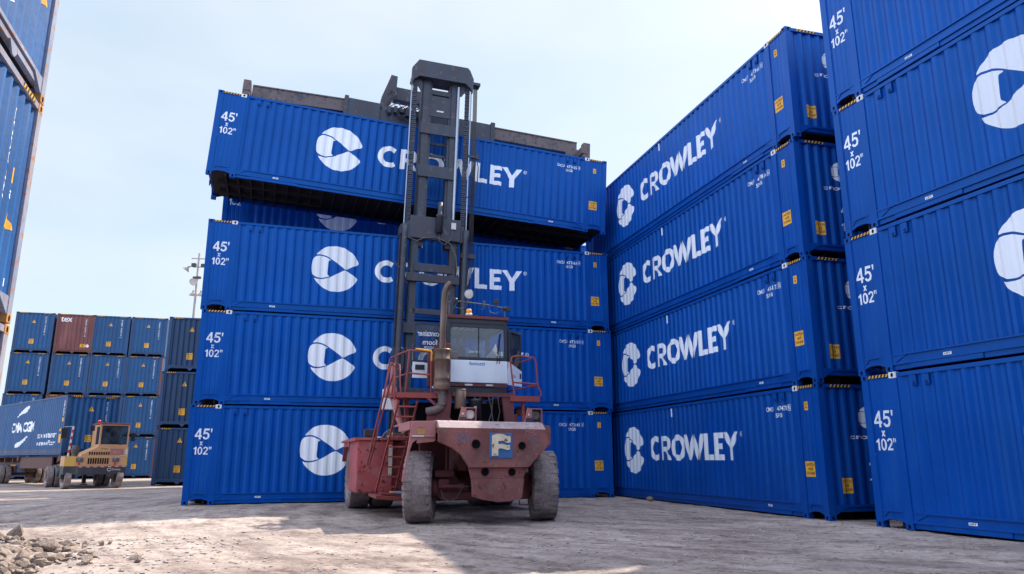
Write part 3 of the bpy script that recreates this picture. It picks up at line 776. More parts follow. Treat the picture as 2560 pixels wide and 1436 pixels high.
# --- end (x = L) markings: u = y, seen from +x
def toE(x, y, z): return (L45 - y, x, z)
eb = [KB['be'], KB['fe']]
SD['end_marks'] = []
d = Decal(); emblem(d, 1.02, 1.90, .50, .50); SD['end_marks'].append(('emblem', d.mesh('emblem', MT['white'], KB['fe'], KB['be'], .003, toE)))
d = Decal(); d.text('crowley', .74, 1.66, 1.86, 1.80, .02); SD['end_marks'].append(('lettering', d.mesh('lettering', MT['white'], KB['fe'], KB['be'], .003, toE)))
d = Decal(); digits(d, "45'", 1.16, 1.07, .28); digits(d, 'x', 1.30, .93, .12); digits(d, '102"', 1.14, .68, .20)
SD['end_marks'].append(('size_mark', d.mesh('size_mark', MT['white'], KB['fe'], KB['be'], .003, toE)))
SD['end_st'] = sticker(.42, .55, .68, .87, ['CAUTION', 'HIGH', 'CONTAINER'], KB['fe'], KB['be'], toE)
SD['end_hz'] = hazard_mb(.30, .86, HC - .085, HC - .03, L45 - .004, 6, 'y', 1).mesh('hazard_strip', [MT['black'], MT['yellow']])
SD['end_hz2'] = hazard_mb(W45 - .86, W45 - .30, HC - .085, HC - .03, L45 - .004, 6, 'y', 1).mesh('hazard_strip', [MT['black'], MT['yellow']])

def blue_box(loc, yaw, label, num=None, chk='0', group='royal blue 45 foot containers', tilt=0, lean=0, end=False, marks=True, number=True):
    r = make_container('shipping_container', KB, loc, yaw, label, 'container', group, tilt, lean)
    if not marks: return r
    for k in ('lettering', 'emblem', 'size_mark'): link(k, SD[k], r)
    for k in ('st_big', 'st_small'):
        a = link('warning_sticker', SD[k][0], r); link('sticker_text', SD[k][1], a)
    for a, t in SD['lift']:
        q = link('lift_label', a, r); link('label_text', t, q)
    for a in SD['hz']: link('hazard_strip', a, r)
    for a in SD['vents']: link('vent', a, r)
    link('type_mark', SD['type'], r); link('tick_mark', SD['tick'], r)
    if num: link('number_mark', number_mesh(num, chk), r)
    if end:
        for k, a in SD['end_marks']: link(k, a, r)
        a = link('warning_sticker', SD['end_st'][0], r); link('sticker_text', SD['end_st'][1], a)
        link('hazard_strip', SD['end_hz'], r); link('hazard_strip', SD['end_hz2'], r)
    return r

def along(o, yaw, s, d=0): return (o[0] + s * math.cos(yaw) - d * math.sin(yaw), o[1] + s * math.sin(yaw) + d * math.cos(yaw))
# stack A, behind the container handler (offset along the wall, measured)
YA, OA = 0.310, (-9.553, 22.211)
for t, (off, num, chk, lab) in enumerate([
    (-.02, '472645', '0', 'bottom royal blue container behind the red handler, number 472645'),
    (.05, '472631', '6', 'middle royal blue container behind the red handler, number 472631'),
    (.0, '472661', '4', 'upper royal blue container just below the lifted one, number 472661')]):
    x, y = along(OA, YA, off)
    blue_box((x, y, t * HC), YA, lab, num, chk)
# the row behind, its fourth tier shows under the lifted box
for t in range(4):
    x, y = along(OA, YA, .15, 2.78 if t < 3 else 2.74)
    if t == 3: lab = 'shaded royal blue container in the back row, seen below the lifted container'
    else: lab = 'royal blue container hidden in the back row behind the central stack'
    blue_box((x, y, t * HC), YA, lab, None, group='royal blue 45 foot containers' if t == 3 else 'hidden back row containers')
# deeper rows and the rows behind the right hand stacks: hidden here, they throw the yard's shade
def plain(o, yaw, s, d, label, group, n=4):
    for t in range(n):
        x, y = along(o, yaw, s, d)
        blue_box((x, y, t * HC), yaw, label, None, group=group, marks=False)
for k in (2, 3, 4, 5): plain(OA, YA, 4.2 if k == 3 else .15, 2.78 * k, 'royal blue container hidden deep in the block behind the central stack', 'hidden deep row containers')
# the lifted box
LL, LY, LT = (-9.607, 21.771, 10.038), 0.314, -0.055
blue_box(LL, LY, 'tilted royal blue container lifted in the air by the handler, number 472635', '472635', '8', tilt=LT, lean=0.006)
# stack B on the right
YB, EB = -1.303, (6.665, 16.225)
for t, (off, num, chk, lab) in enumerate([
    (.0, '477478', '', 'bottom royal blue container of the middle right stack, number 477478'),
    (.02, '476173', '', 'second from bottom royal blue container of the middle right stack, number 476173'),
    (-.03, '477816', '', 'third from bottom royal blue container of the middle right stack, number 477816'),
    (.06, '477360', '', 'topmost royal blue container of the middle right stack, number 477360')]):
    x, y = along(EB, YB, off - L45)
    blue_box((x, y, t * HC), YB, lab, num[:6] if True else '', chk or num[-1], end=True)
# stack C, nearest on the right
YC, OC = -1.247, (7.03, 14.97)
for t, lab in enumerate(['bottom royal blue container of the nearest stack at the right edge',
                         'second from bottom royal blue container of the nearest stack at the right edge',
                         'third from bottom royal blue container of the nearest stack at the right edge',
                         'topmost royal blue container of the nearest stack, cut by the top right corner']):
    x, y = along(OC, YC, (.02, -.03, .03, .0)[t])
    blue_box((x, y, t * HC), YC, lab, ('472218', '472904', '477052', '477311')[t], ('3', '1', '5', '2')[t])

plain(EB, YB, .95 - L45, 2.75, 'royal blue container hidden behind the middle right stack', 'hidden containers behind the middle right stack')
plain(OC, YC, .1, 2.75, 'royal blue container hidden behind the nearest right stack', 'hidden containers behind the nearest right stack')

# ---- 40 foot boxes of the far rows: the end wall (x = L local) faces us
L40, W40 = 12.192, 2.438
def kit40(f, p, c_=None, n=41, en=8): return make_kit(L40, W40, f, p, c_ or f, mid=False, n_main=n, end_n=en)
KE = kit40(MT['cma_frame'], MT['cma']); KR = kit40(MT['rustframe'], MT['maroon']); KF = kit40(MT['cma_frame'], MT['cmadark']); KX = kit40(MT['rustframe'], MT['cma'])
def to40(x, y, z): return (L40 - y, x, z)
# far row: yaw such that local +y (end wall u axis) runs along the row
def tri(d, cx, z0, s): d.poly([(cx - s * .55, z0), (cx + s * .55, z0), (cx, z0 + s)])
fe, be = KE['fe'], KE['be']
F40 = {}
d = Decal(); tri(d, 1.15, 2.14, .24); F40['tri'] = d.mesh('warning_triangle', MT['yellow'], fe, be, .003, to40)
d = Decal(); d.text('!', 1.135, 2.18, 1.165, 2.31, .03); F40['bang'] = d.mesh('triangle_mark', MT['black'], fe, be, .005, to40)
F40['plate'] = sticker(1.0, .64, 1.30, .98, ['CAUTION', 'HIGH', 'BOX'], fe, be, to40)
F40['plate2'] = sticker(1.66, .50, 2.02, .74, ['HIGH', 'BOX'], fe, be, to40)
F40['hz'] = [hazard_mb(.24, .70, HC - .09, HC - .03, L40 - .004, 5, 'y', 1).mesh('hazard_strip', [MT['black'], MT['yellow']]),
             hazard_mb(W40 - .70, W40 - .24, HC - .09, HC - .03, L40 - .004, 5, 'y', 1).mesh('hazard_strip', [MT['black'], MT['yellow']])]
NUMS = ['CMAU 418203 7', 'ECMU 960514 2', 'CMAU 520911 8', 'ECMU 973046 5']
F40['num'] = []
for s in NUMS:
    d = Decal(); d.text(s, 1.84, 1.28, 1.93, 2.62, .01, vertical=True); F40['num'].append(d.mesh('number_mark', MT['white'], fe, be, .003, to40))
d = Decal(); d.text('tex', .24, 2.32, .98, 2.68, .015); F40['tex'] = d.mesh('lettering', MT['white'], fe, be, .003, to40)
d = Decal(); d.poly([(2.02, .60), (2.14, .47), (2.26, .60), (2.14, .76)]); F40['dia'] = d.mesh('hazard_diamond', MT['white'], fe, be, .003, to40)
def far_box(loc, yaw, K, label, group, k=0, kind='std', marks=True):
    r = make_container('shipping_container', K, loc, yaw, label, 'container', group)
    if not marks: return r
    for h in F40['hz']: link('hazard_strip', h, r)
    link('number_mark', F40['num'][k % 4], r)
    if kind == 'tex':
        link('lettering', F40['tex'], r); link('hazard_diamond', F40['dia'], r)
        a = link('warning_sticker', F40['plate2'][0], r); link('sticker_text', F40['plate2'][1], a)
    else:
        a = link('warning_triangle', F40['tri'], r); link('triangle_mark', F40['bang'], a)
        a = link('warning_sticker', F40['plate'][0], r); link('sticker_text', F40['plate'][1], a)
    return r
# root at local origin; local x points towards the viewer: yaw = row yaw - 90 deg; end wall spans local y (row direction)
YE = 0.29
def far_root(px, py, row_yaw, s):
    a = row_yaw - PI / 2                # local +x direction (towards us)
    ex, ey = px + s * math.cos(row_yaw), py + s * math.sin(row_yaw)
    return (ex - L40 * math.cos(a), ey - L40 * math.sin(a)), a
RPm = MB(); RPm.box(L40 - .17, L40 + .004, W40 - .10, W40 + .004, .118, HC - .118); RP = RPm.mesh('corner_post', MT['rustframe'])
cols = ['leftmost column', 'second column from left', 'third column from left', 'rightmost column']
tiers = ['bottom', 'second', 'third', 'top']
for c_ in range(4):
    for t in range(4):
        (x, y), a = far_root(-35.25, 51.65, YE, (.0, 2.52, 4.98, 7.44)[c_] + (.06, -.04, .03, .05)[(c_ + t) % 4] - (.06 if c_ == 0 else 0))
        red = (c_ == 1 and t == 3) or (c_ == 1 and t == 1)
        K = KR if red else (KE)
        if c_ == 1 and t == 3: lab = 'faded maroon container with white tex lettering on the far row'
        elif red: lab = 'maroon container under the navy one, second tier, second column of the far row'
        else: lab = 'navy container, %s tier, %s of far row' % (tiers[t], cols[c_])
        fb = far_box((x, y, t * HC), a, K, lab, 'containers of the far row', c_ * 3 + t, 'tex' if (c_ == 1 and t == 3) else 'std')
        if c_ == 3 and t < 3:
            link('corner_post', RP, fb, None, 'rust brown corner post')
for t in range(3):
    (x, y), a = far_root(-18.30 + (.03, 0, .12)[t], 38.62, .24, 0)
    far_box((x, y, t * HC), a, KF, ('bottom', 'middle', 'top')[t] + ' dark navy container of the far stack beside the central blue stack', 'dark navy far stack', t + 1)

# ---- stack D, close on the left, only the far edge of its end wall shows
KD = make_kit(L40, W40, MT['dframe'], MT['dlight'], MT['orange_rust'], mid=False, n_main=41, end_n=9, end_depth=.05)
fd, bd = KD['fe'], KD['be']
DM = []
def dec(fn, mat, name, lift=.003):
    d = Decal(); fn(d); return d.mesh(name, mat, fd, bd, lift, to40)
D2 = [('number_mark', dec(lambda d: d.text('CMAU 427', 1.61, 1.30, 1.67, 2.52, .015, vertical=True), MT['white'], 'number_mark')),
      ('weight_mark', dec(lambda d: d.text('NET 28750', 1.88, 2.06, 1.92, 2.48, .015, vertical=True), MT['white'], 'weight_mark')),
      ('volume_mark', dec(lambda d: d.text('CU.CAP. 2700', 1.44, 1.5, 1.48, 2.1, .01, vertical=True), MT['white'], 'volume_mark')),
      ('warning_sticker', dec(lambda d: d.rect(1.83, 1.62, 1.92, 1.82), MT['yellow'], 'warning_sticker')),
      ('type_mark', dec(lambda d: d.text('45', 1.83, 1.42, 1.96, 1.57, .03, vertical=True), MT['white'], 'type_mark')),
      ('warning_triangle', dec(lambda d: d.poly([(1.82, 1.06), (2.12, 1.10), (1.88, 1.32)]), MT['yellow'], 'warning_triangle')),
      ('white_label', dec(lambda d: d.rect(2.08, .40, 2.16, .50), MT['white'], 'white_label'))]
D3 = [('type_mark', dec(lambda d: d.text('g', .94, .58, 1.16, 1.0, .03), MT['white'], 'type_mark')),
      ('warning_triangle', dec(lambda d: d.poly([(1.80, 1.22), (2.12, 1.24), (1.9, 1.52)]), MT['yellow'], 'warning_triangle'))]
DHZ = hazard_mb(1.66, 2.12, HC - .09, HC - .03, L40 - .004, 5, 'y', 1).mesh('hazard_strip', [MT['black'], MT['yellow']])
# far corner of the end wall at (-6.19, 8.95); end wall runs along YD+90
YD = 0.31
ux, uy = -math.sin(YD), math.cos(YD)
cx, cy = -6.175 - ux * W40, 8.955 - uy * W40
for t, lab in enumerate(['bottom light blue rusty edged container at the left edge of the photo',
                         'middle light blue container at the left edge with number columns and an orange triangle',
                         'upper light blue container at the left edge, cut by the top left corner']):
    r = make_container('shipping_container', KD, (cx - L40 * math.cos(YD), cy - L40 * math.sin(YD), t * (HC + .02)), YD, lab, 'container', 'light blue containers at the left edge')
    link('hazard_strip', DHZ, r)
    for nme, me in (D2 if t == 1 else D3 if t == 2 else D2[:1]): link(nme, me, r)

for c_ in (1, 2, 3):  # unseen columns added to keep low sky light off the right stacks
    for t in range(3):
        make_container('shipping_container', KD, (cx - L40 * math.cos(YD) - ux * 2.52 * c_, cy - L40 * math.sin(YD) - uy * 2.52 * c_, t * (HC + .02)), YD, 'unseen light blue container added beside the left edge stack to block light', 'container', 'light blue containers added to block light')
for k in range(3):  # unseen row added behind the camera to darken the lower walls
    plain((-27 + k * 14.2, -13.5), .03, 0, 0, 'unseen royal blue container in the added shading row behind the camera', 'added shading row behind the camera')

# ================================================================== CONTAINER HANDLER (local: x right, y towards the mast, z up)
YM, OM = 0.31, (-0.64, 16.53)
H = empty('container_handler', (OM[0], OM[1], 0), YM, 'worn red container handler with tall mast lifting a blue container, seen from its rear', 'container handler')
def wheel(parent, x, y, r, w, steer=0.0, lug=1.0, label=None, seg=56, rim_r=None, side=1, nl=26):
    o = bpy.data.objects.new('wheel', None); col.objects.link(o); o.parent = parent
    o.location = (x, y, r - .012); o.rotation_euler = (0, 0, steer)
    if label: o['label'] = label
    rr = rim_r or r * .52; h = w / 2
    prof = [(-h * .55, rr), (-h * .86, rr + .03), (-h, rr + (r - rr) * .45), (-h * .97, r * .90), (-h * .80, r * .965), (-h * .45, r * .992), (0, r), (h * .45, r * .992), (h * .80, r * .965), (h * .97, r * .90), (h, rr + (r - rr) * .45), (h * .86, rr + .03), (h * .55, rr)]
    m = MB(); m.lathe(prof, seg=seg)
    if lug > 0:
        for k in range(nl):
            for s in (-1, 1):
                a = 2 * PI * (k + (.5 if s > 0 else 0)) / nl; da = 2 * PI / nl * .33
                pts = []
                for ang, t0 in ((a - da, 0), (a + da, 0)):
                    for xx, rad in ((s * h * 1.01, r * .875), (s * h * .84, r * .985), (s * h * .30, r * (1.0 + .012 * lug))):
                        pts.append((xx, rad * math.cos(ang), rad * math.sin(ang)))
                for ang in (a - da * .8, a + da * .8):
                    for xx, rad in ((s * h * 1.03, r * .89), (s * h * .86, r * (.985 + .022 * lug)), (s * h * .32, r * (1.0 + .020 * lug))):
                        pts.append((xx, rad * math.cos(ang), rad * math.sin(ang)))
                m.add(pts, [(6, 7, 10, 9), (7, 8, 11, 10), (0, 1, 7, 6), (1, 2, 8, 7), (3, 9, 10, 4), (4, 10, 11, 5), (0, 6, 9, 3), (2, 5, 11, 8)])
    m.build('tyre', MT['tyre'], o)
    q = MB(); q.lathe([(-h * .6, rr + .01), (-h * .55, rr - .04), (-h * .2, rr - .06), (-h * .15, .10), (-h * .3, .09), (-h * .3, 0.001)], seg=28)
    q.lathe([(h * .6, rr + .01), (h * .55, rr - .04), (h * .2, rr - .06), (h * .15, .10), (h * .3, .09), (h * .3, 0.001)], seg=28)
    for s in (-1, 1):
        for k in range(10):
            a = 2 * PI * k / 10
            q.lathe([(s * h * .15, .025), (s * h * .28, .025), (s * h * .28, .001)], (0, rr * .55 * math.cos(a), rr * .55 * math.sin(a)), seg=6)
    q.build('rim', MT['reddark'] if parent == H else MT['trailer'], o)
    return o
wheel(H, -1.37, 0, .735, .58, -.30, .25, 'worn smooth rear steering wheel')
wheel(H, 1.38, .02, .735, .56, -.25, .55, 'rear steering wheel with lug tread', nl=20)
for x in (-2.06, -1.42, 1.42, 2.06): wheel(H, x, 5.45, .80, .58, 0, .7, nl=22)

# counterweight: cast block cut by the wheel arches
CWP = [(-1.265, 1.90), (.98, 1.88), (1.05, 1.62), (.95, 1.46), (.74, 1.27), (.61, 1.12), (.51, .90), (.475, .62), (.445, .515), (.20, .462), (-.05, .45), (-.35, .50), (-.555, .56), (-.575, .88), (-.64, 1.14), (-.80, 1.37), (-.98, 1.50), (-1.265, 1.625)]
def loft(poly, ys, scale_fn, mi=0):
    m = MB(); n = len(poly); rings = []
    for y in ys: rings += [scale_fn(a, b, y) for a, b in poly]
    fs = []
    for k in range(len(ys) - 1):
        for i in range(n):
            a, b = k * n + i, k * n + (i + 1) % n
            fs.append((a, b, b + n, a + n))
    m.add(rings, fs, mi)
    m.add([rings[i] for i in range(n)], [tuple(range(n))], mi); m.add([rings[len(rings) - n + i] for i in range(n)], [tuple(range(n))], mi)
    return m
def cw_body():
    bm = bmesh.new()
    # front (rear of machine) face is stepped: upper block proud, chin set back
    def sect(y, top, inset=0.0):
        return [bm.verts.new((a * (1 - inset), y, min(b, top))) for a, b in CWP]
    def yface(x, z):
        base = -1.30 + .05 * (x / 1.2) ** 2 * 1.0
        if z < 1.13: base += .10
        if z < .90: base += .05
        if z < .6: base += .10
        return base
    n = len(CWP)
    f0 = [bm.verts.new((a, yface(a, b), b)) for a, b in CWP]
    f1 = [bm.verts.new((a * 1.0, -.2, b)) for a, b in CWP]
    f2 = [bm.verts.new((a, .75, b)) for a, b in CWP]
    bm.faces.new(f2)
    for A_, B_ in ((f0, f1), (f1, f2)):
        for i in range(n): bm.faces.new((A_[i], A_[(i + 1) % n], B_[(i + 1) % n], B_[i]))
    me = bmesh.ops.contextual_create if False else None
    # the seen face, as horizontal bands so the steps are real
    return bm
m = MB()
def clip_band(poly, zlo, zhi):
    """clip polygon to a z band"""
    def half(p, z, keep_above):
        out = []
        for i in range(len(p)):
            a, b = p[i], p[(i + 1) % len(p)]
            ia = (a[1] >= z) if keep_above else (a[1] <= z); ib = (b[1] >= z) if keep_above else (b[1] <= z)
            if ia: out.append(a)
            if ia != ib:
                t = (z - a[1]) / (b[1] - a[1]); out.append((a[0] + t * (b[0] - a[0]), z))
        return out
    return half(half(poly, zlo, True), zhi, False)
BANDS = [(1.125, 1.90, -1.30), (.905, 1.123, -1.215), (.44, .903, -1.285)]
for zlo, zhi, yf in BANDS:
    p = clip_band(CWP, zlo, zhi)
    q = MB(); q.prism(p, yf, -1.17)
    m.add(q.v, q.f)
m.box(-.40, .90, -1.17, .70, 1.30, 1.885); m.box(-.36, .44, -1.17, -.45, .60, 1.30); m.box(-1.262, .97, -1.17, .74, 1.80, 1.885)
cw_deck = MB()
cw_deck.add([(-1.265, -1.30, 1.90), (.98, -1.30, 1.88), (.97, -1.16, 2.00), (-1.265, -1.16, 2.02), (.95, -1.0, 2.035), (-1.265, -1.0, 2.055), (.95, .75, 2.05), (-1.265, .75, 2.07), (-1.265, .75, 1.90), (.98, .75, 1.88)],
      [(0, 1, 2, 3), (3, 2, 4, 5), (5, 4, 6, 7), (0, 3, 5, 7, 8), (1, 9, 6, 4, 2), (8, 7, 6, 9), (0, 8, 9, 1)])
m.prism([(.985, 1.99), (1.20, 1.97), (1.22, 1.90), (1.22, 1.60), (1.12, 1.50), (.985, 1.50)], -.95, .7)
cw = m.build('counterweight', MT['red'], H)
dk = cw_deck.build('deck', MT['deck'], H)
bev = cw.modifiers.new('soft_edges', 'BEVEL'); bev.width = .022; bev.segments = 2; bev.limit_method = 'ANGLE'; bev.angle_limit = R(28)
for (x, z, r_) in ((-.51, 1.575, .088), (.46, 1.545, .078), (-.295, 1.035, .078), (.27, 1.025, .074)):
    yf = -1.30 if z > 1.13 else -1.215
    q = MB(); q.lathe([(yf - .012, r_ + .012), (yf - .012, r_)], (x, 0, z), 'y', 28)
    q.lathe([(yf + .002, r_ + .014), (yf - .012, r_ + .012)], (x, 0, z), 'y', 28)
    q.lathe([(yf - .0125, r_), (yf - .003, r_ * .96), (yf - .003, .001)], (x, 0, z), 'y', 28, mi=1)
    q.build('bolt_hole', [MT['reddark'], MT['dark']], cw)
b = MB(); b.box(-.235, .255, -1.318, -1.295, 1.30, 1.80, 0, c=.01)
bd_ = b.build('badge', MT['badge'], cw, label='blue square badge with a cream letter F')
FP = [(-.185, 1.345), (-.055, 1.350), (-.055, 1.475), (-.01, 1.50), (.06, 1.485), (.13, 1.465), (.195, 1.475), (.185, 1.60), (.12, 1.585), (.04, 1.615), (-.05, 1.615), (-.045, 1.640), (.06, 1.655), (.14, 1.625), (.205, 1.64), (.215, 1.745), (.14, 1.735), (.05, 1.775), (-.06, 1.785), (-.14, 1.762), (-.185, 1.745)]
FP2 = [(-.185, 1.345), (-.055, 1.350), (-.055, 1.475), (-.01, 1.50), (.06, 1.485), (.13, 1.462), (.195, 1.475), (.190, 1.565), (.13, 1.555), (.05, 1.585), (-.055, 1.58), (-.055, 1.635), (.05, 1.645), (.13, 1.605), (.205, 1.615), (.215, 1.745), (.14, 1.735), (.05, 1.775), (-.06, 1.785), (-.14, 1.762), (-.185, 1.745)]
b = MB(); b.prism(FP2, -1.342, -1.316); b.build('badge_letter', MT['cream'], bd_)
for t, x0, x1 in (('957', -.93, -.60), ('97', .62, .86)):
    d = Decal(); d.text(t, x0, 1.62, x1, 1.77, .02)
    o = link('faded_number', d.mesh('faded_number', MT['faintblue'], lambda q: -1.300, (), .004), cw)
# left fender with its arch
m = MB()
FA = [(-1.93, .86), (-1.86, 1.30), (-1.80, 1.70), (-1.76, 1.98), (-1.72, 2.03), (-1.275, 2.04), (-1.275, 1.645), (-1.36, 1.675), (-1.50, 1.70), (-1.63, 1.69), (-1.74, 1.60), (-1.80, 1.42), (-1.845, 1.20), (-1.89, .86)]
m.prism(FA, -1.02, -.96)
m.box(-1.80, -1.27, -.96, .95, 1.985, 2.03); m.box(-1.80, -1.76, -.96, .4, 1.86, 1.99)
m.box(-1.30, -1.28, -.96, .95, 1.63, 1.99)
m.box(-1.79, -1.29, -1.05, -1.015, 1.715, 1.755, c=.008)
ww = MB(); ww.box(-1.45, -.42, .93, .97, .95, 1.97); ww.box(-1.27, -.42, -.9, .93, 1.70, 1.78); ww.box(-.46, -.42, -.9, .93, 1.05, 1.78);
ww.build('wheel_well', MT['well'], H)
fen = m.build('fender', MT['redclean'], H)
bv = fen.modifiers.new('soft_edges', 'BEVEL'); bv.width = .015; bv.segments = 2; bv.limit_method = 'ANGLE'
q = MB(); q.box(-1.755, -1.52, -1.056, -1.050, 1.722, 1.75); q.build('reflector', MT['lens'], fen)
q = MB(); q.box(-1.63, -1.505, -1.026, -1.021, 1.775, 1.885); s_ = q.build('data_plate', MT['tanyellow'], fen)
q = MB()
for k in range(4): q.box(-1.62, -1.515, -1.029, -1.027, 1.79 + k * .024, 1.797 + k * .024)
q.box(-1.63, -1.505, -1.029, -1.027, 1.89, 1.90); q.build('plate_text', MT['reddark'], s_)
# chassis and axle
m = MB()
m.box(-.62, .62, -.30, 6.9, 1.05, 1.65); m.box(-.66, -.50, .6, 6.9, .75, 1.9); m.box(.50, .66, .6, 6.9, .75, 1.9)
m.box(-1.25, 1.2, .80, 1.0, 1.0, 1.98); m.box(-1.15, 1.15, 4.9, 6.0, .52, 1.15, c=.05)
m.build('chassis', MT['reddark'], H)
m = MB()
m.box(-.98, 1.0, -.22, .20, .44, .62, c=.03)
m.prism([(-1.02, .50), (-.98, 1.0), (-.72, 1.02), (-.55, .82), (-.40, .80), (-.36, .55)], -.18, .18)
m.prism([(1.02, .50), (.98, 1.0), (.72, 1.02), (.55, .82), (.40, .80), (.36, .55)], -.18, .18)
m.lathe([(-1.2, .001), (-1.2, .20), (-.98, .24), (-.95, .13), (-.9, .001)], (0, 0, .72), seg=24)
m.lathe([(1.2, .001), (1.2, .20), (.98, .24), (.95, .13), (.9, .001)], (0, 0, .72), seg=24)
m.box(-1.12, -.70, -.30, -.16, .92, 1.06, c=.015); m.box(-1.05, -.82, -.34, -.2, .70, .88, c=.02)
ax = m.build('steer_axle', MT['reddark'], H)
q = MB(); q.tube([(-.98, -.34, .735), (-.60, -.34, .735)], .035, 12); q.box(-.64, -.50, -.385, -.295, .69, .78, c=.01); q.build('steering_arm', MT['red'], ax)
q = MB(); q.tube([(-.5, -.34, .735), (-.10, -.34, .735)], .025, 14); q.build('steering_rod', MT['chrome'], ax)
q = MB(); q.lathe([(-.12, .001), (-.12, .15), (-.08, .15), (-.08, .09), (.2, .09)], (0, -.34, .735), seg=22); q.build('steering_cylinder', MT['reddark'], ax)
q = MB(); q.tube([(-.33, .1, 1.42), (-.50, .05, 1.18)], .07, 14); q.tube([(-.50, .05, 1.18), (-.57, .03, 1.06)], .028, 10); q.build('damper', MT['red'], ax)
q = MB(); q.tube([(-1.0, -.36, .66), (-.95, -.36, .50), (-.82, -.36, .44), (-.66, -.36, .50), (-.55, -.36, .70)], .013, 8)
q.tube([(-.62, .1, 1.45), (-.72, 0, 1.30), (-.64, -.05, 1.14), (-.55, 0, 1.1)], .012, 8); q.build('hydraulic_hose', MT['grey'], ax)
q = MB()
for s in (.95, 1.15): q.bar((s - .20, -.25, .42), (s - .20, -.25, .33), .02, .02)
q.bar((.75, -.25, .33), (.95, -.25, .33), .02, .02); q.build('step_stirrup', MT['reddark'], ax)

# body boxes in front of the drive wheels, steps, tanks
m = MB(); m.box(-2.42, -1.55, 2.65, 4.45, .50, 1.74, c=.03); m.box(-2.50, -2.36, 2.62, 4.5, 1.72, 1.80, c=.01)
m.box(-2.46, -1.1, 2.60, 6.6, 1.74, 1.80); m.box(-1.55, -.9, 2.9, 4.4, .55, 1.70, c=.02)
m.prism([(4.45, 1.40), (4.75, 1.74), (6.1, 1.74), (6.5, 1.3), (6.5, 1.22), (6.1, 1.62), (4.8, 1.62), (4.45, 1.30)], -2.42, -1.2, 'x')
m.build('side_tank', MT['tank'], H, label='dented red side tank on the left')
m = MB(); m.box(1.0, 2.40, 2.65, 4.45, .55, 1.74, c=.03); m.box(1.1, 2.46, 2.60, 6.6, 1.74, 1.80); m.build('side_tank', MT['red'], H)
m = MB(); m.prism([(-2.12, .43), (-1.46, .36), (-1.34, .36), (-1.34, .44), (-1.46, .44), (-2.12, .50)], 1.2, 2.6); m.box(-1.95, -1.62, 1.6, 2.2, .50, .53)
m.build('step_plate', MT['redrail'], H)
m = MB(); m.box(-1.72, -1.45, 1.7, 2.0, .505, .56, c=.01); m.build('timber_block', MT['wood'], H)
m = MB(); m.box(-1.76, -1.5, 2.0, 2.3, 1.80, 1.84, c=.01); m.bar((-1.7, 1.95, 1.88), (-1.36, 2.15, 1.86), .05, .05); m.build('timber_block', MT['wood'], H)
m = MB(); m.box(-1.66, -1.57, 2.60, 2.64, .90, 1.62, c=.008); m.box(-1.66, -1.58, 2.585, 2.60, .93, .97)
m.build('white_label_plate', MT['lens'], H)
m = MB(); m.box(-2.22, -1.90, 3.0, 3.25, 1.82, 2.02, c=.02); m.bar((-2.30, 3.0, 1.8), (-2.28, 3.0, 2.30), .02, .02); m.box(-2.18, -1.94, 2.985, 3.0, 1.85, 1.99)
m.build('work_lamp', MT['cabblack'], H, label='lamp on the left side tank')
m = MB(); m.box(-1.70, -1.52, 2.75, 3.0, 1.82, 1.96, c=.02); m.tube([(-1.8, 2.9, 1.80), (-1.72, 2.9, 1.92), (-1.6, 2.9, 2.0)], .03, 10); m.build('valve_block', MT['grey'], H)

# ladder on the left
m = MB()
LT_, LB = (-1.66, 1.35, 2.62), (-2.02, 2.05, .52)
off = Vector((.44, 0, .0))
for o_ in (Vector((0, 0, 0)), off): m.bar(Vector(LT_) + o_, Vector(LB) + o_, .05, .02)
for k in range(9):
    t = (k + .6) / 9.2; p = Vector(LT_).lerp(Vector(LB), t)
    m.box(p.x + .01, p.x + .43, p.y - .07, p.y + .09, p.z - .02, p.z + .015)
m.build('ladder', MT['redrail'], H)
m = MB()
r_ = .021
for dx in (0, .14):
    m.tube([(-1.76 + dx, 1.35, 2.62 + dx), (-1.80 + dx * .9, 1.35, 3.45), (-1.85 + dx * .8, 1.42, 3.50), (-1.95 + dx * .6, 1.6, 2.9), (-2.10 + dx * .5, 1.9, 2.0), (-2.24 + dx * .4, 2.15, 1.15)], r_, 8)
m.tube([(-2.24, 2.15, 1.15), (-2.16, 2.1, .98)], r_, 8)
m.build('handrail', MT['redrail'], H, label='sloping handrail of the ladder')
# left platform and rail
m = MB(); m.box(-1.72, -.42, 1.30, 2.5, 2.74, 2.80); m.box(-1.72, -.42, 1.28, 1.31, 2.68, 2.80)
m.bar((-1.72, 1.32, 2.72), (-1.62, 1.6, 2.62), .04, .04)
m.bar((-1.0, 1.32, 2.70), (-.30, 1.30, 2.05), .07, .05); m.bar((-1.36, 2.2, 2.74), (-1.30, 2.2, 2.05), .10, .08)
for k in range(5): m.box(-1.70, -.44, 1.42 + k * .2, 1.50 + k * .2, 2.72, 2.74)
m.build('platform', MT['redrail'], H, label='left access platform')
m = MB(); A0 = (-1.56, 2.45); B0 = (-1.50, 1.35)
for z in (3.28, 3.80):
    zz = z if z > 3.5 else 3.26
    m.tube([(-1.78, 2.0, zz - .12), (-1.62, 1.72, zz - .05), (-1.44, 1.38, zz), (-.92, 1.36, zz - .03)], r_, 8)
for p in ((-1.44, 1.38, 3.80), (-1.68, 1.85, 3.70)): m.tube([(p[0] - .07, p[1], 2.80), p], r_, 8)
m.tube([(-.92, 1.36, 3.77), (-.90, 1.36, 2.80)], r_, 8); m.tube([(-1.80, 2.0, 3.66), (-1.86, 2.05, 3.1), (-1.80, 1.95, 2.80), (-1.6, 1.6, 2.80)], r_, 8)
m.build('handrail', MT['redrail'], H, label='red handrail of the left platform')
m = MB(); m.tube([(-1.30, 1.355, 3.835), (-.93, 1.335, 3.80), (-.915, 1.335, 3.74), (-.91, 1.335, 3.56)], .023, 8)
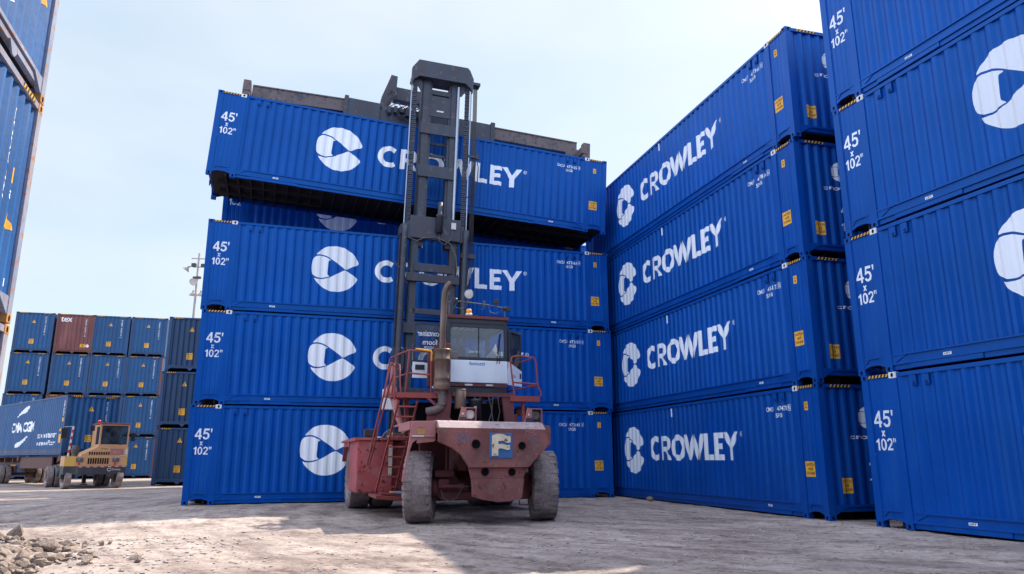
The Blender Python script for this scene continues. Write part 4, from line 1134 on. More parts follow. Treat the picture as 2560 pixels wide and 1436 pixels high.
m.build('yellow_guard', MT['yellow'], H)
# right platform, rail, posts
m = MB(); m.box(1.0, 1.76, 1.20, 2.5, 2.70, 2.76); m.box(1.0, 1.76, 1.18, 1.21, 2.64, 2.77); m.bar((1.36, 1.3, 2.70), (1.36, 1.3, 2.05), .07, .06)
m.bar((1.38, 2.3, 2.70), (1.38, 2.3, 1.8), .06, .06)
m.build('platform', MT['redrail'], H, label='right access platform')
m = MB()
m.tube([(1.12, 1.22, 2.77), (1.02, 1.22, 3.55), (1.06, 1.22, 3.72), (1.20, 1.22, 3.75), (1.62, 1.22, 3.72), (1.68, 1.22, 3.62), (1.72, 1.22, 3.05), (1.82, 1.22, 2.84), (1.78, 1.22, 2.77)], r_, 8)
m.tube([(1.08, 1.22, 3.10), (1.74, 1.22, 3.06)], r_, 8)
m.tube([(1.62, 1.22, 3.72), (1.30, 2.3, 3.62), (1.28, 2.3, 2.77)], r_, 8); m.tube([(1.72, 1.22, 3.05), (1.30, 2.3, 2.98)], r_, 8)
m.build('handrail', MT['redrail'], H, label='red handrail of the right platform')

# engine bay: hood frame behind the counterweight, with a near black block painted as the shade inside
m = MB(); m.box(-1.20, 1.12, 1.6, 4.3, 1.9, 2.60); eng = m.build('engine_bay_shade', MT['dark'], H)
m = MB()
m.bar((-.42, 1.25, 2.78), (1.10, 1.25, 2.78), .10, .09); m.prism([(.80, 2.80), (1.10, 2.80), (1.10, 2.05), (1.02, 1.98), (.90, 2.05), (.86, 2.30)], 1.22, 1.30)
m.prism([(-1.0, 2.05), (-.60, 2.05), (-.46, 2.25), (-.42, 2.80), (-.62, 2.80), (-.70, 2.5), (-1.0, 2.25)], 1.25, 1.33)
m.box(-.62, -.45, 1.30, 2.4, 2.6, 4.0, c=.02); m.prism([(-.92, 3.0), (-.45, 3.0), (-.45, 4.15), (-.62, 4.10), (-.92, 3.80)], 1.75, 1.80)
m.box(1.02, 1.10, 1.3, 4.0, 2.0, 2.8)
m.build('hood_frame', MT['reddark'], H)
m = MB()
for x, a in ((.20, .1), (.34, -.06), (.55, .08), (.66, -.04), (.78, .05)): m.tube([(x, 1.5, 2.75), (x + a, 1.48, 2.4), (x - a * .5, 1.5, 2.05)], .016, 8)
m.build('hydraulic_hose', MT['grey'], H)
m = MB(); m.box(1.12, 1.30, 1.5, 1.8, 2.05, 2.36, c=.02); m.lathe([(1.30, .001), (1.30, .10), (1.62, .10), (1.62, .001)], (0, 1.7, 2.42), seg=16); m.build('filter_box', MT['red'], H)
m = MB(); m.tube([(1.30, 1.6, 2.5), (1.5, 1.6, 2.55), (1.56, 1.6, 2.40), (1.52, 1.6, 2.1)], .02, 8); m.build('pipe', MT['grey'], H)
# exhaust
m = MB(); E_X, E_Y = -.685, 1.2
m.lathe([(2.86, .001), (2.86, .175), (2.90, .20), (2.94, .195), (2.97, .205), (3.0, .185), (3.10, .19), (3.12, .205), (3.15, .18), (3.54, .18), (3.56, .205), (3.60, .205), (3.62, .185), (3.76, .19), (3.80, .205), (3.83, .20), (3.84, .09), (3.86, .001)], (E_X, E_Y, 0), 'z', 32)
mf = m.build('exhaust_muffler', MT['exhaust'], H)
m = MB(); m.tube([(E_X, E_Y, 3.82), (E_X, E_Y, 4.3), (E_X + .02, E_Y, 5.02), (E_X + .035, E_Y, 5.22), (E_X + .09, E_Y, 5.38), (E_X + .17, E_Y, 5.46)], .074, 20, caps=False)
m.tube([(E_X + .17, E_Y, 5.46), (E_X + .155, E_Y, 5.44)], .071, 20, mi=1)
m.build('exhaust_stack', [MT['exhaust'], MT['dark']], mf)
m = MB(); m.tube([(E_X, E_Y, 2.88), (E_X + .02, E_Y, 2.62), (E_X, E_Y, 2.48), (E_X - .12, E_Y, 2.40), (E_X - .32, E_Y + .1, 2.36)], .10, 16)
m.lathe([(2.50, .105), (2.53, .125), (2.56, .105)], (E_X, E_Y, 0), 'z', 20); m.build('exhaust_elbow', MT['beam'], mf)
m = MB(); m.box(E_X + .19, E_X + .38, E_Y - .02, E_Y + .06, 3.62, 3.78, c=.01); m.build('muffler_bracket', MT['grey'], mf)
m = MB(); m.lathe([(2.44, .001), (2.44, .13), (2.46, .145), (2.88, .145), (2.90, .13), (2.90, .001)], (-.22, 1.25, 0), 'z', 24)
m.lathe([(2.86, .148), (2.89, .148)], (-.22, 1.25, 0), 'z', 24); m.build('fluid_tank', MT['exhaust'], H)
m = MB(); m.lathe([(2.20, .001), (2.20, .16), (2.60, .16), (2.62, .18), (2.68, .18), (2.70, .001)], (.18, 1.35, 0), 'z', 24); m.build('air_filter', MT['cabblack'], H)
m = MB(); m.box(.10, .16, 1.17, 1.19, 2.42, 2.50); m.build('filter_label', MT['lens'], H)
# two work lamps in red guards on the deck
def guard_lamp(x, w, lit, label):
    g_ = bpy.data.objects.new('work_lamp', None); col.objects.link(g_); g_.parent = H; g_.location = (x, -.45, 2.045); g_.rotation_euler = (0, 0, .10); g_['label'] = label
    m = MB(); m.prism([(-.19, 0), (.0, 0), (.0, .30), (-.11, .33)], -.02, .0)
    m.box(0, w, -.02, .24, .30, .318); m.box(w - .012, w, -.02, .24, 0, .30); m.box(-.012, 0, -.02, .24, 0, .30); m.box(-.02, w + .01, -.03, .26, 0, .014)
    m.build('lamp_guard', MT['redclean'], g_)
    q = MB(); q.box(.02, w - .03, .06, .20, .05, .28, 0, c=.015); q.lathe([(.058, .001), (.052, .06), (.045, .095), (.06, .10)], (w / 2, 0, .17), 'y', 24, mi=1)
    q.box(.03, .075, .05, .06, .08, .26, 1)
    q.build('lamp', [MT['cabblack'], MT['lens'] if lit else MT['grey']], g_)
    q = MB(); q.box(-.165, -.01, -.026, -.022, .03, .11); p_ = q.build('lamp_plate', MT['cabblack'], g_)
    q = MB()
    for k in range(3): q.box(-.155, -.02, -.029, -.027, .045 + k * .02, .051 + k * .02)
    q.build('plate_text', MT['grey'], p_)
    q = MB(); q.tube([(-.09, -.03, .16), (-.09, -.03, .20)], .018, 10); q.build('knob', MT['lens'], g_)
guard_lamp(-.50, .22, True, 'left deck lamp in a red guard'); guard_lamp(.98, .24, False, 'right deck lamp in a red guard')

# cab
CB = bpy.data.objects.new('cab', None); col.objects.link(CB); CB.parent = H
X0, X1, Y0, Y1 = -.44, 1.13, 1.80, 3.55
m = MB(); m.box(X0, X1, Y0, Y1, 3.12, 3.68, c=.02); m.build('lower_panel', MT['cabwhite'], CB)
m = MB()
m.box(X0 + .02, X1 - .02, Y0 + .03, Y1 - .02, 2.84, 3.02, c=.01)
for x in (X0 + .045, X1 - .045):
    for y in (Y0 + .045, Y1 - .045): m.box(x - .045, x + .045, y - .045, y + .045, 3.68, 4.60, c=.012)
m.box(X0, X1, Y0, Y1, 4.58, 4.73, c=.03)
for y in (Y0, Y1 - .05):
    m.box(X0 + .09, X1 - .09, y + .004, y + .046, 3.68, 3.755); m.box(X0 + .09, X1 - .09, y + .004, y + .046, 4.50, 4.585)
for x in (X0, X1 - .05):
    m.box(x + .004, x + .046, Y0 + .09, Y1 - .09, 3.68, 3.72); m.box(x + .004, x + .046, Y0 + .09, Y1 - .09, 4.52, 4.585)
m.box(.36, .385, Y0 + .01, Y0 + .04, 3.75, 4.50)
# rounded window corners
for (x, z, sx, sz) in ((X0 + .09, 3.755, 1, 1), (X1 - .09, 3.755, -1, 1), (X0 + .09, 4.50, 1, -1), (X1 - .09, 4.50, -1, -1)):
    pts = [(x, z)] + [(x + sx * (.07 - .07 * math.sin(t * PI / 10)), z + sz * (.07 - .07 * math.cos(t * PI / 10))) for t in range(6)]
    m.prism(pts, Y0 + .006, Y0 + .044)
m.build('cab_frame', MT['cabblack'], CB)
m = MB(); m.box(X0 + .085, X1 - .085, Y0 + .020, Y0 + .026, 3.745, 4.51); m.build('window_pane', MT['glass'], CB, label='rear cab window')
m = MB(); m.box(X0 + .085, X1 - .085, Y1 - .03, Y1 - .024, 3.745, 4.51); m.build('window_pane', MT['glass'], CB)
m = MB(); m.box(X0 + .01, X1 - .01, Y0 - .012, Y0 + .03, 3.03, 3.10); rs = m.build('rear_strip', MT['reddark'], CB)
m = MB(); m.box(.02, .22, Y0 - .016, Y0 - .012, 3.045, 3.09); m.box(.56, .74, Y0 - .016, Y0 - .012, 3.045, 3.09); m.build('reflector', MT['lens'], rs)
d = Decal(); d.text('fantuzzi', .13, 3.555, .53, 3.645, .012); link('lettering', d.mesh('lettering', MT['txtblue'], lambda q: Y0, (), .004), CB)
m = MB(); m.box(X0 - .02, X1 + .02, Y0 - .04, Y0 + .02, 4.72, 4.80, c=.008); m.build('roof_bar', MT['reddark'], CB)
m = MB(); m.tube([(.90, Y0 + .01, 3.60), (.93, Y0 - .03, 3.72), (.90, Y0 - .02, 4.15)], .010, 6); m.tube([(.84, Y0 + .01, 3.60), (.86, Y0 - .03, 3.72), (.90, Y0 - .02, 4.15)], .010, 6)
m.bar((.86, Y0 - .02, 3.86), (.94, Y0 - .02, 4.38), .03, .02); m.build('wiper', MT['black'], CB)
# interior
m = MB(); m.box(X0 + .1, X1 - .1, Y0 + .1, Y1 - .1, 3.66, 3.70); m.box(-.30, .16, Y0 + .45, Y0 + .60, 3.70, 4.02, c=.05); m.box(-.32, .18, Y0 + .6, Y0 + 1.1, 3.69, 3.78, c=.04); m.box(-.24, .10, Y0 + .43, Y0 + .5, 3.98, 4.08, c=.03)
m.build('driver_seat', MT['black'], CB)
m = MB(); m.box(.45, .78, Y1 - .5, Y1 - .2, 3.7, 4.05, c=.04); m.box(-.34, -.30, Y1 - .15, Y1 - .08, 3.75, 4.4); m.build('dashboard', MT['interior'], CB)
m = MB(); m.box(X0 + .1, X1 - .1, Y0 + .15, Y1 - .1, 4.56, 4.578)
for k in range(5): m.box(X0 + .12 + k * .16, X0 + .22 + k * .16, Y0 + .2, Y0 + .7, 4.546, 4.56, 1)
m.build('headlining', [MT['interior'], MT['lens']], CB)
m = MB(); m.add([(.55, Y0 + .2, 3.72), (.98, Y0 + .2, 3.74), (.92, Y0 + .35, 4.18), (.80, Y0 + .25, 4.0)], [(0, 1, 2, 3)]); m.build('paper_sheet', MT['white'], CB)
# open doors
def door(name_label, hinge, rz, w, flip, text=None):
    D_ = bpy.data.objects.new('door', None); col.objects.link(D_); D_.parent = CB; D_.location = hinge; D_.rotation_euler = (0, 0, rz); D_['label'] = name_label
    s = flip
    def bx(mb, a, b_, ya, yb, z0, z1, c=0): mb.box(min(s * a, s * b_), max(s * a, s * b_), ya, yb, z0, z1, 0, c)
    m = MB()
    m.prism([(0, 0), (s * w, 0), (s * w, .40), (0, .36)] if s < 0 else [(0, 0), (s * w, 0), (s * w, .40), (0, .58)], 0, .04); p_ = m.build('door_panel', MT['cabwhite'], D_)
    z0, z1 = .40, 1.40
    m = MB(); t = .045
    bx(m, 0, t, .002, .038, z0, z1, .008); bx(m, w - t, w, .002, .038, z0, z1, .008); bx(m, t, w - t, .002, .038, z1 - t, z1); bx(m, t, w - t, .002, .038, z0, z0 + t)
    for (x, z, sx, sz) in ((t, z0 + t, 1, 1), (w - t, z0 + t, -1, 1), (t, z1 - t, 1, -1), (w - t, z1 - t, -1, -1)):
        pts = [(s * x, z)] + [(s * (x + sx * (.08 - .08 * math.sin(q * PI / 10))), z + sz * (.08 - .08 * math.cos(q * PI / 10))) for q in range(6)]
        m.prism(pts, .004, .036)
    m.build('door_frame', MT['cabblack'], D_)
    m = MB(); bx(m, t - .005, w - t + .005, .017, .022, z0 + t - .005, z1 - t + .005); m.build('window_pane', MT['glass'], D_)
    m = MB(); bx(m, w - .30 if s < 0 else w - .12, w - .06 if s < 0 else w - .04, -.012, .0, .20, .33, .01); m.build('door_handle', MT['cabblack'], D_)
    if text:
        d = Decal()
        for st, a, b_, z, h in text: d.text(st, a, z, b_, z + h, .012, mirror=True)
        link('pane_lettering', d.mesh('pane_lettering', MT['white'], lambda q: .016, (), .002), D_)
    return D_
DL = door('opened left cab door facing backwards with mirrored writing on its pane', (-.46, 2.35, 3.26), 0, .72, -1, [('container', -.62, -.06, 1.06, .14), ('foorn', -.48, -.10, .84, .14), ('YAZOOR', -.45, -.14, .74, .06)])
d = Decal(); d.text('R.091', -.34, .10, -.14, .15, .01, mirror=True); link('panel_lettering', d.mesh('panel_lettering', MT['faintblue'], lambda q: 0, (), .003), DL)
DR = door('opened right cab door swung outwards', (1.17, 1.85, 3.10), .74, .68, 1)
d = Decal(); d.text('R230', .12, .20, .36, .27, .01); link('panel_lettering', d.mesh('panel_lettering', MT['txtblue'], lambda q: 0, (), .003), DR)
# beacon and lamp bar on the roof
m = MB(); m.lathe([(4.80, .001), (4.80, .085), (4.86, .085), (4.865, .001)], (.12, Y0 + .05, 0), 'z', 20); bc = m.build('beacon_base', MT['lens'], CB)
m = MB(); m.lathe([(4.862, .001), (4.862, .072), (4.96, .066), (4.975, .05), (4.98, .001)], (.12, Y0 + .05, 0), 'z', 20); m.build('beacon_dome', MT['amber'], bc)
m = MB(); m.tube([(-.44, Y0, 5.12), (-.1, Y0, 5.15), (.5, Y0, 5.11), (.86, Y0, 5.07), (1.05, Y0, 5.04)], .016, 8); m.tube([(1.06, Y0, 5.06), (1.05, Y0, 4.76)], .015, 8); m.tube([(-.40, Y0, 5.12), (-.40, Y0, 4.76)], .015, 8)
lb = m.build('lamp_bar', MT['grey'], CB)
m = MB(); m.lathe([(Y0 + .06, .001), (Y0 + .05, .08), (Y0 - .02, .115), (Y0 - .045, .125), (Y0 - .05, .115)], (.09, 0, 5.34), 'y', 28, 0); m.lathe([(Y0 - .04, .114), (Y0 - .048, .06), (Y0 - .05, .001)], (.09, 0, 5.34), 'y', 28, 1); m.tube([(.09, Y0, 5.22), (.06, Y0, 5.14)], .018, 8)
m.build('round_lamp', [MT['grey'], MT['lens']], lb)
m = MB(); m.box(.76, .90, Y0 - .02, Y0 + .05, 5.14, 5.26, c=.01); m.tube([(.83, Y0, 5.14), (.82, Y0, 5.06)], .015, 8); m.build('square_lamp', MT['cabblack'], lb)
m = MB(); m.box(1.08, 1.20, Y0 - .03, Y0 + .05, 4.97, 5.09, c=.01); m.lathe([(1.0, .001), (1.0, .05), (1.08, .05)], (0, Y0, 5.03), seg=14); m.build('square_lamp', MT['cabblack'], lb)
m = MB(); m.box(-.34, -.24, Y0 - .03, Y0 + .05, 5.12, 5.24, c=.01); m.lathe([(-.27, .001), (-.27, .05), (-.2, .05), (-.2, .001)], (0, Y0, 5.18), seg=14); m.build('square_lamp', MT['cabblack'], lb)
m = MB(); m.box(.48, .53, Y0 - .03, Y0 + .03, 5.06, 5.20, c=.008); m.build('bracket', MT['grey'], lb)
m = MB(); m.tube([(-.2, Y0, 5.12), (-.28, Y0 - .03, 5.0), (-.12, Y0 - .03, 4.96), (0, Y0, 5.0), (.05, Y0, 5.1)], .006, 6)
m.tube([(.52, Y0, 5.1), (.50, Y0 - .02, 4.99), (.42, Y0 - .02, 4.97)], .006, 6); m.tube([(.62, Y0, 5.08), (.65, Y0 - .03, 4.92), (.80, Y0 - .03, 4.88), (.92, Y0, 4.94), (1.0, Y0, 5.0)], .006, 6); m.build('lamp_cable', MT['grey'], lb)

# mast: tilts slightly to the right
MS = bpy.data.objects.new('mast', None); col.objects.link(MS); MS.parent = H; MS.location = (0, 6.75, 0); MS.rotation_euler = (0, R(1.45), 0)
def chan(m, xa, xb, z0, z1, y0=0, y1=.62, lip=.05):
    """open channel column"""
    s = 1 if xb > xa else -1
    m.box(xa, xa + s * lip, y0, y1, z0, z1)
    m.box(xa, xb, y0, y0 + .045, z0, z1); m.box(xa, xb, y1 - .045, y1, z0, z1)
m = MB()
for s in (-1, 1):
    chan(m, s * 1.11, s * .93, .55, 8.35, .05, .36)
    m.box(s * .80, s * 1.14, -.04, .5, 8.30, 8.62, c=.03)
for z0, z1, w in ((6.78, 7.04, .86), (3.1, 3.4, .88), (1.0, 1.5, .9), (5.10, 5.42, .88)): m.box(-w, w, -.05, .06, z0, z1, c=.012)
m.build('outer_mast', MT['mast'], MS)
m = MB()
for s in (-1, 1): chan(m, s * .78, s * .52, 1.0, 8.3, .06, .36)
m.box(-.84, .84, -.075, .10, 8.20, 8.95, c=.02); m.box(-.62, .62, .02, .12, 7.13, 7.40, c=.01); m.box(-.62, .62, .06, .16, 5.75, 5.92, c=.01)
for s in (-1, 1): m.prism([(s * .84, 8.15), (s * 1.02, 8.35), (s * 1.02, 8.60), (s * .84, 8.78)], -.08, .10)
mm = m.build('middle_mast', MT['mast'], MS)
m = MB()
for s in (-1, 1):
    chan(m, s * .66, s * .37, 8.0, 13.95, .12, .50, .06); m.box(s * .30, s * .37, .18, .44, 8.9, 13.9)
for z0, z1 in ((11.92, 12.32), (10.38, 10.80)): m.box(-.66, .66, .06, .12, z0, z1, c=.01)
m.box(-.37, .37, .16, .20, 12.62, 13.35); m.box(-.37, .37, .20, .30, 13.45, 13.62)
for z in (11.72, 11.28, 13.30): m.box(-.37, .37, .40, .46, z - .03, z + .06)
m.bar((-.30, .42, 11.32), (.30, .42, 11.26), .05, .04); m.bar((-.32, .3, 12.52), (.3, .3, 12.38), .03, .03)
im = m.build('inner_mast', MT['mast'], MS)
m = MB(); m.box(-.12, .12, .15, .155, 12.80, 12.85); m.build('name_plate', MT['lens'], im)
m = MB()
m.prism([(-1.06, 13.55), (-.98, 13.75), (-.80, 13.90), (.80, 13.90), (.98, 13.75), (1.06, 13.60), (1.08, 14.10), (.94, 14.42), (.86, 14.50), (-.84, 14.50), (-1.06, 14.18)], -.10, .06)
m.prism([(-1.02, 13.9), (.99, 13.9), (.92, 14.40), (-.82, 14.46), (-1.0, 14.12)], .06, .62)
for s in (-1, 1): m.prism([(s * .66, 13.5), (s * .72, 13.5), (s * .98, 13.9), (s * .66, 13.9)], .1, .16)
m.build('crosshead', MT['mast'], MS)
for s in (-1, 1):
    m = MB(); m.tube([(s * 1.03, .02, 8.55), (s * 1.03, .02, 13.95)], .024, 12); m.build('lift_rod', MT['chrome'], MS)
    m = MB(); m.lathe([(.6, .09), (8.25, .09), (8.6, .105), (8.62, .03)], (s * 1.0, -.12, 0), 'z', 18); m.build('lift_cylinder', MT['mast'], MS)
    m = MB()
    for k in range(int(5.3 / .07)):
        z = 8.55 + k * .07
        m.box(s * .83, s * .985, .03 + .012 * (k % 2), .085 - .012 * (k % 2), z, z + .048)
    m.build('leaf_chain', MT['mast'], MS)
m = MB(); m.tube([(.60, .09, 8.9), (.60, .09, 13.8)], .055, 14); m.build('lift_rod', MT['chrome'], MS)
m = MB(); m.lathe([(8.42, .001), (8.42, .11), (8.95, .11), (8.97, .13), (9.02, .13), (9.03, .08), (9.45, .08), (9.46, .001)], (.10, -.16, 0), 'z', 20); m.box(-.06, .26, -.09, -.06, 8.5, 8.8)
m.build('tilt_motor', MT['mast'], mm)
m = MB(); m.box(.50, .66, -.13, -.075, 8.60, 8.82, c=.01); m.build('junction_box', MT['lens'], mm)
m = MB(); m.tube([(.10, -.12, 8.4), (.12, -.12, 8.15), (.3, -.12, 8.05), (.52, -.12, 8.25), (.56, -.1, 8.6)], .013, 8)
m.tube([(-.95, -.1, 8.2), (-.6, -.12, 8.08), (-.4, -.12, 8.2), (0, -.12, 8.28), (.5, -.12, 8.1), (.70, -.12, 7.7), (.74, -.12, 7.3)], .016, 8); m.build('hydraulic_hose', MT['grey'], mm)
for k in range(5):
    x = 1.12 + k * .035
    m = MB(); m.tube([(x, .05 + k * .02, 13.95), (x + .03, .05 + k * .02, 11.0), (x + .02, .05, 8.4), (x + .01 * k, .05, 7.6)], .013, 6)
    m.tube([(x + .01 * k, .05, 7.6), (x - .02, .05, 6.9), (x - .2, .1, 6.5)], .013, 6); m.build('hydraulic_hose', MT['black'], MS)
m = MB(); m.box(1.08, 1.34, -.02, .3, 13.95, 14.05); m.build('hose_guide', MT['mast'], MS)
m = MB(); m.box(.88, 1.36, -.04, .1, 7.70, 7.86, c=.01); m.build('hose_guide', MT['mast'], MS)
m = MB(); m.box(1.0, 1.28, -.02, .06, 11.25, 11.33); m.box(1.26, 1.36, -.06, .05, 11.2, 11.38, c=.01); m.build('hose_guide', MT['mast'], MS)
m = MB(); m.tube([(1.30, -.02, 11.2), (1.36, -.04, 10.9), (1.34, -.04, 10.4), (1.2, -.02, 9.95), (1.0, 0, 9.8)], .016, 8); m.build('hydraulic_hose', MT['black'], MS)
m = MB(); m.bar((-1.3, -.05, 7.35), (-.9, -.05, 7.0), .05, .05); m.box(-1.12, -.80, -.12, -.08, 3.95, 4.6, c=.02)
m.build('mast_bracket', MT['mast'], MS)
m = MB(); m.box(-1.34, -.98, 6.3, 6.5, 2.72, 3.32, c=.015); m.build('control_cabinet', MT['white_cast'], H)
# tilt cylinder and air tank, left of the cab
m = MB(); m.lathe([(2.78, .001), (2.80, .17), (2.98, .17), (3.0, .15), (3.08, .13), (3.10, .001)], (-1.62, 2.9, 0), 'z', 20); m.tube([(-1.55, 2.9, 2.8), (-1.45, 2.6, 2.3), (-1.3, 2.4, 1.9)], .09, 14); m.tube([(-1.62, 2.9, 3.05), (-1.6, 2.9, 3.6)], .04, 10)
m.build('tilt_cylinder', MT['redclean'], H)

# spreader carried by the mast; built in the frame of the lifted box (s along it, d deep, z up)
SP = bpy.data.objects.new('spreader', None); col.objects.link(SP)
Tb = Matrix.Translation(LL) @ Matrix.Rotation(LY, 4, 'Z') @ Matrix.Rotation(-LT, 4, 'Y')
SP.parent = H; SP.matrix_parent_inverse = Matrix.Identity(4)
Hm = Matrix.Translation((OM[0], OM[1], 0)) @ Matrix.Rotation(YM, 4, 'Z')
SP.matrix_local = Hm.inverted() @ Tb
m = MB()
m.box(4.05, 5.25, .70, 1.85, 3.08, 3.86, c=.03); m.box(3.98, 4.12, .66, 1.9, 3.02, 3.92, c=.02); m.box(8.1, 9.45, .70, 1.85, 3.05, 3.86, c=.03); m.box(9.32, 9.48, .66, 1.9, 3.0, 3.94, c=.02)
m.box(5.25, 8.1, .80, 1.15, 3.10, 3.62); m.box(5.25, 8.1, 1.45, 1.80, 3.10, 3.62)
m.build('spreader_frame', MT['mast'], SP)
for (a, b_, za, zb) in ((.95, 4.02, 3.64, 3.80), (12.80, 9.45, 3.80, 3.80)):
    m = MB()
    for d0 in (.76, 1.46):
        m.bar((a, d0 + .16, za - .22), (b_, d0 + .16, zb - .24), .30, .44); m.bar((a, d0 + .16, za + .01), (b_, d0 + .16, zb - .01), .36, .04)
    m.build('telescopic_beam', MT['beam'], SP)
for a in (.70, 12.70):
    m = MB(); m.box(a, a + .26, -.02, 2.60, 3.05, 3.34, c=.02)
    for d0 in (0, 2.30): m.box(a + (.0 if a < 5 else .06), a + (.24 if a < 5 else .34), d0, d0 + .26, 2.91, 3.44 if a < 5 else 3.50, c=.025)
    m.bar((a + .2, .8, 3.3), (a + (.5 if a < 5 else -.3), .8, 3.15), .1, .5); m.build('end_beam', MT['beam'], SP)
m = MB(); m.prism([(5.22, 3.86), (5.5, 3.86), (5.78, 4.45), (5.78, 5.20), (5.55, 5.22), (5.46, 4.9), (5.28, 4.3)], 1.0, 1.2)
m.box(5.72, 8.1, 1.15, 1.5, 4.35, 4.86, c=.02); m.box(5.3, 8.0, .8, 1.9, 3.62, 3.86); m.bar((5.36, .95, 3.0), (5.45, .95, 3.75), .08, .08)
m.build('side_shift_frame', MT['mast'], SP)
m = MB(); random.seed(5)
for k in range(16):
    x = 5.35 + random.random() * 1.2; z = 3.5 + random.random() * .45
    m.tube([(x, .72, z), (x + .25, .68, z + .15), (x + .45, .70, z - .05), (x + .3 + random.random() * .6, .74, z - .2 + random.random() * .3)], .014 + .01 * random.random(), 6)
for k in range(6):
    x = 5.5 + k * .22; m.box(x, x + .12, .66, .8, 3.55 + .05 * (k % 3), 3.8 + .06 * (k % 2), c=.01)
m.tube([(5.5, .98, 4.4), (5.62, .95, 4.62), (5.78, .95, 4.5), (5.7, .95, 4.3), (5.55, .95, 4.25), (5.5, .98, 4.0)], .016, 8); m.tube([(5.55, .98, 4.6), (5.75, .95, 4.3), (5.5, .95, 3.9)], .012, 8)
m.build('hose_bundle', MT['mast'], SP)
for s in (.78, 13.02):
    m = MB(); m.lathe([(2.86, .03), (2.92, .045), (3.05, .045)], (s, .09, 0), 'z', 12); m.build('twistlock', MT['mast'], SP)

# ================================================================== YARD TRACTOR, SEMI-TRAILER AND ITS BOX
TP, TY = (-20.3, 34.4), .71      # front left corner, front face runs along TY; local y goes back
T = empty('yard_tractor', (TP[0], TP[1], 0), TY, 'small orange tan yard tractor with one sided cab pulling the navy container', 'yard tractor')
W_ = 2.62
m = MB(); m.box(0, W_, 0, .5, .62, .99, c=.03); bp_ = m.build('bumper', MT['bumper'], T)
m = MB()
for k in range(13):
    x = .60 + k * .152
    m.box(x, x + .148, -.004, 0, .955, .985, k % 2)
m.build('reflector_strip', [MT['lens'], MT['redlens']], bp_)
d = Decal(); d.text('Orrawa', 1.98, .80, 2.36, .90, .01); band(d, arc(1.88, .84, .09, .08, 20, 340, 18), arc(1.88, .84, .065, .055, 20, 340, 18))
link('lettering', d.mesh('lettering', MT['lens'], lambda q: 0, (), .004), bp_)
m = MB(); m.box(0, W_, .03, .9, .99, 1.44, c=.02)
m.prism([(1.0, 1.44), (2.62, 1.44), (2.62, 1.88), (1.34, 1.88), (.66, 1.52), (.64, 1.44)], .05, 1.5)
m.build('hood', MT['tanpaint'], T)
m = MB(); m.box(.02, .46, .018, .028, 1.0, 1.43); m.box(2.5, 2.61, .018, .028, 1.0, 1.43); m.build('yellow_panel', MT['tanyellow'], T)
m = MB()
for k in range(9): m.box(.95 + k * .10, 1.015 + k * .10, .016, .03, 1.10, 1.36, c=.006)
for k in range(9): m.box(.97 + k * .10, 1.03 + k * .10, .038, .05, 1.51, 1.64, c=.006)
m.build('grille', MT['dark'], T)
d = Decal(); d.text('OTTAWA', 1.46, 1.74, 1.74, 1.82, .01); link('lettering', d.mesh('lettering', MT['reddark'], lambda q: .05, (), .004), T)
m = MB(); m.box(1.86, 2.42, .044, .049, 1.50, 1.80); pl_ = m.build('number_panel', MT['redclean'], T)
d = Decal(); d.text('60-7', 1.98, 1.60, 2.26, 1.70, .02); link('panel_text', d.mesh('panel_text', MT['tanyellow'], lambda q: .044, (), .004), pl_)
for x in (.62, 2.12):
    m = MB(); m.box(x - .15, x + .15, -.005, .03, 1.19, 1.38, 0, c=.02); m.lathe([(-.012, .001), (-.010, .06), (0, .075)], (x, 0, 1.285), 'y', 20, 1); m.build('headlight', [MT['grey'], MT['chrome']], T)
    m = MB(); m.lathe([(-.002, .001), (.0, .05), (.03, .055)], (x - .03, 0, 1.11), 'y', 14); m.build('indicator', MT['redlens'], T)
# cab
m = MB(); C0, C1, CY0, CY1 = 1.34, 2.60, .10, 1.65
m.box(C0, C1, CY0, CY1, 1.88, 1.99, c=.01)
for x in (C0, C1 - .07):
    for y in (CY0, CY1 - .09): m.box(x, x + .07, y, y + .09, 1.99, 2.93)
m.box(C0, C1, CY0 + .01, CY0 + .06, 2.84, 2.93); m.box(C0, C0 + .06, CY0 + .09, CY1 - .09, 2.82, 2.93); m.box(C1 - .06, C1, CY0 + .09, CY1 - .09, 2.82, 2.93)
m.box(C0, C1, CY1 - .05, CY1 - .01, 1.99, 2.93); m.box(C0 + .002, C0 + .05, CY0 + .8, CY0 + .88, 1.99, 2.84); m.box(C0 + .004, C0 + .05, CY0 + .88, CY1 - .09, 1.2, 2.84)
m.box(C0, C1, .9, CY1, 1.1, 1.88)
cb2 = m.build('cab', MT['tanpaint'], T)
m = MB(); m.box(C0 - .03, C1 + .03, CY0 - .04, CY1 + .03, 2.93, 2.985, c=.01); m.build('roof', MT['redrail'], cb2)
m = MB(); m.box(C0 + .065, C1 - .065, CY0 + .03, CY0 + .04, 1.985, 2.845); m.build('windscreen', MT['tealglass'], cb2)
m = MB(); m.box(C0 + .02, C0 + .03, CY0 + .085, CY0 + .80, 1.985, 2.825); m.build('side_window', MT['tealglass'], cb2)
m = MB()
for a, b_ in (((C0 + .062, 1.99), (C1 - .062, 1.99)), ((C1 - .066, 1.99), (C1 - .066, 2.84)), ((C0 + .066, 1.99), (C0 + .066, 2.84)), ((C0 + .062, 2.84), (C1 - .062, 2.84))): m.bar((a[0], CY0 + .02, a[1]), (b_[0], CY0 + .02, b_[1]), .03, .03)
m.build('window_seal', MT['black'], cb2)
m = MB(); m.bar((C0 + .95, CY0 + .0, 1.96), (C0 + .30, CY0 + .0, 2.30), .02, .02); m.build('wiper', MT['black'], cb2)
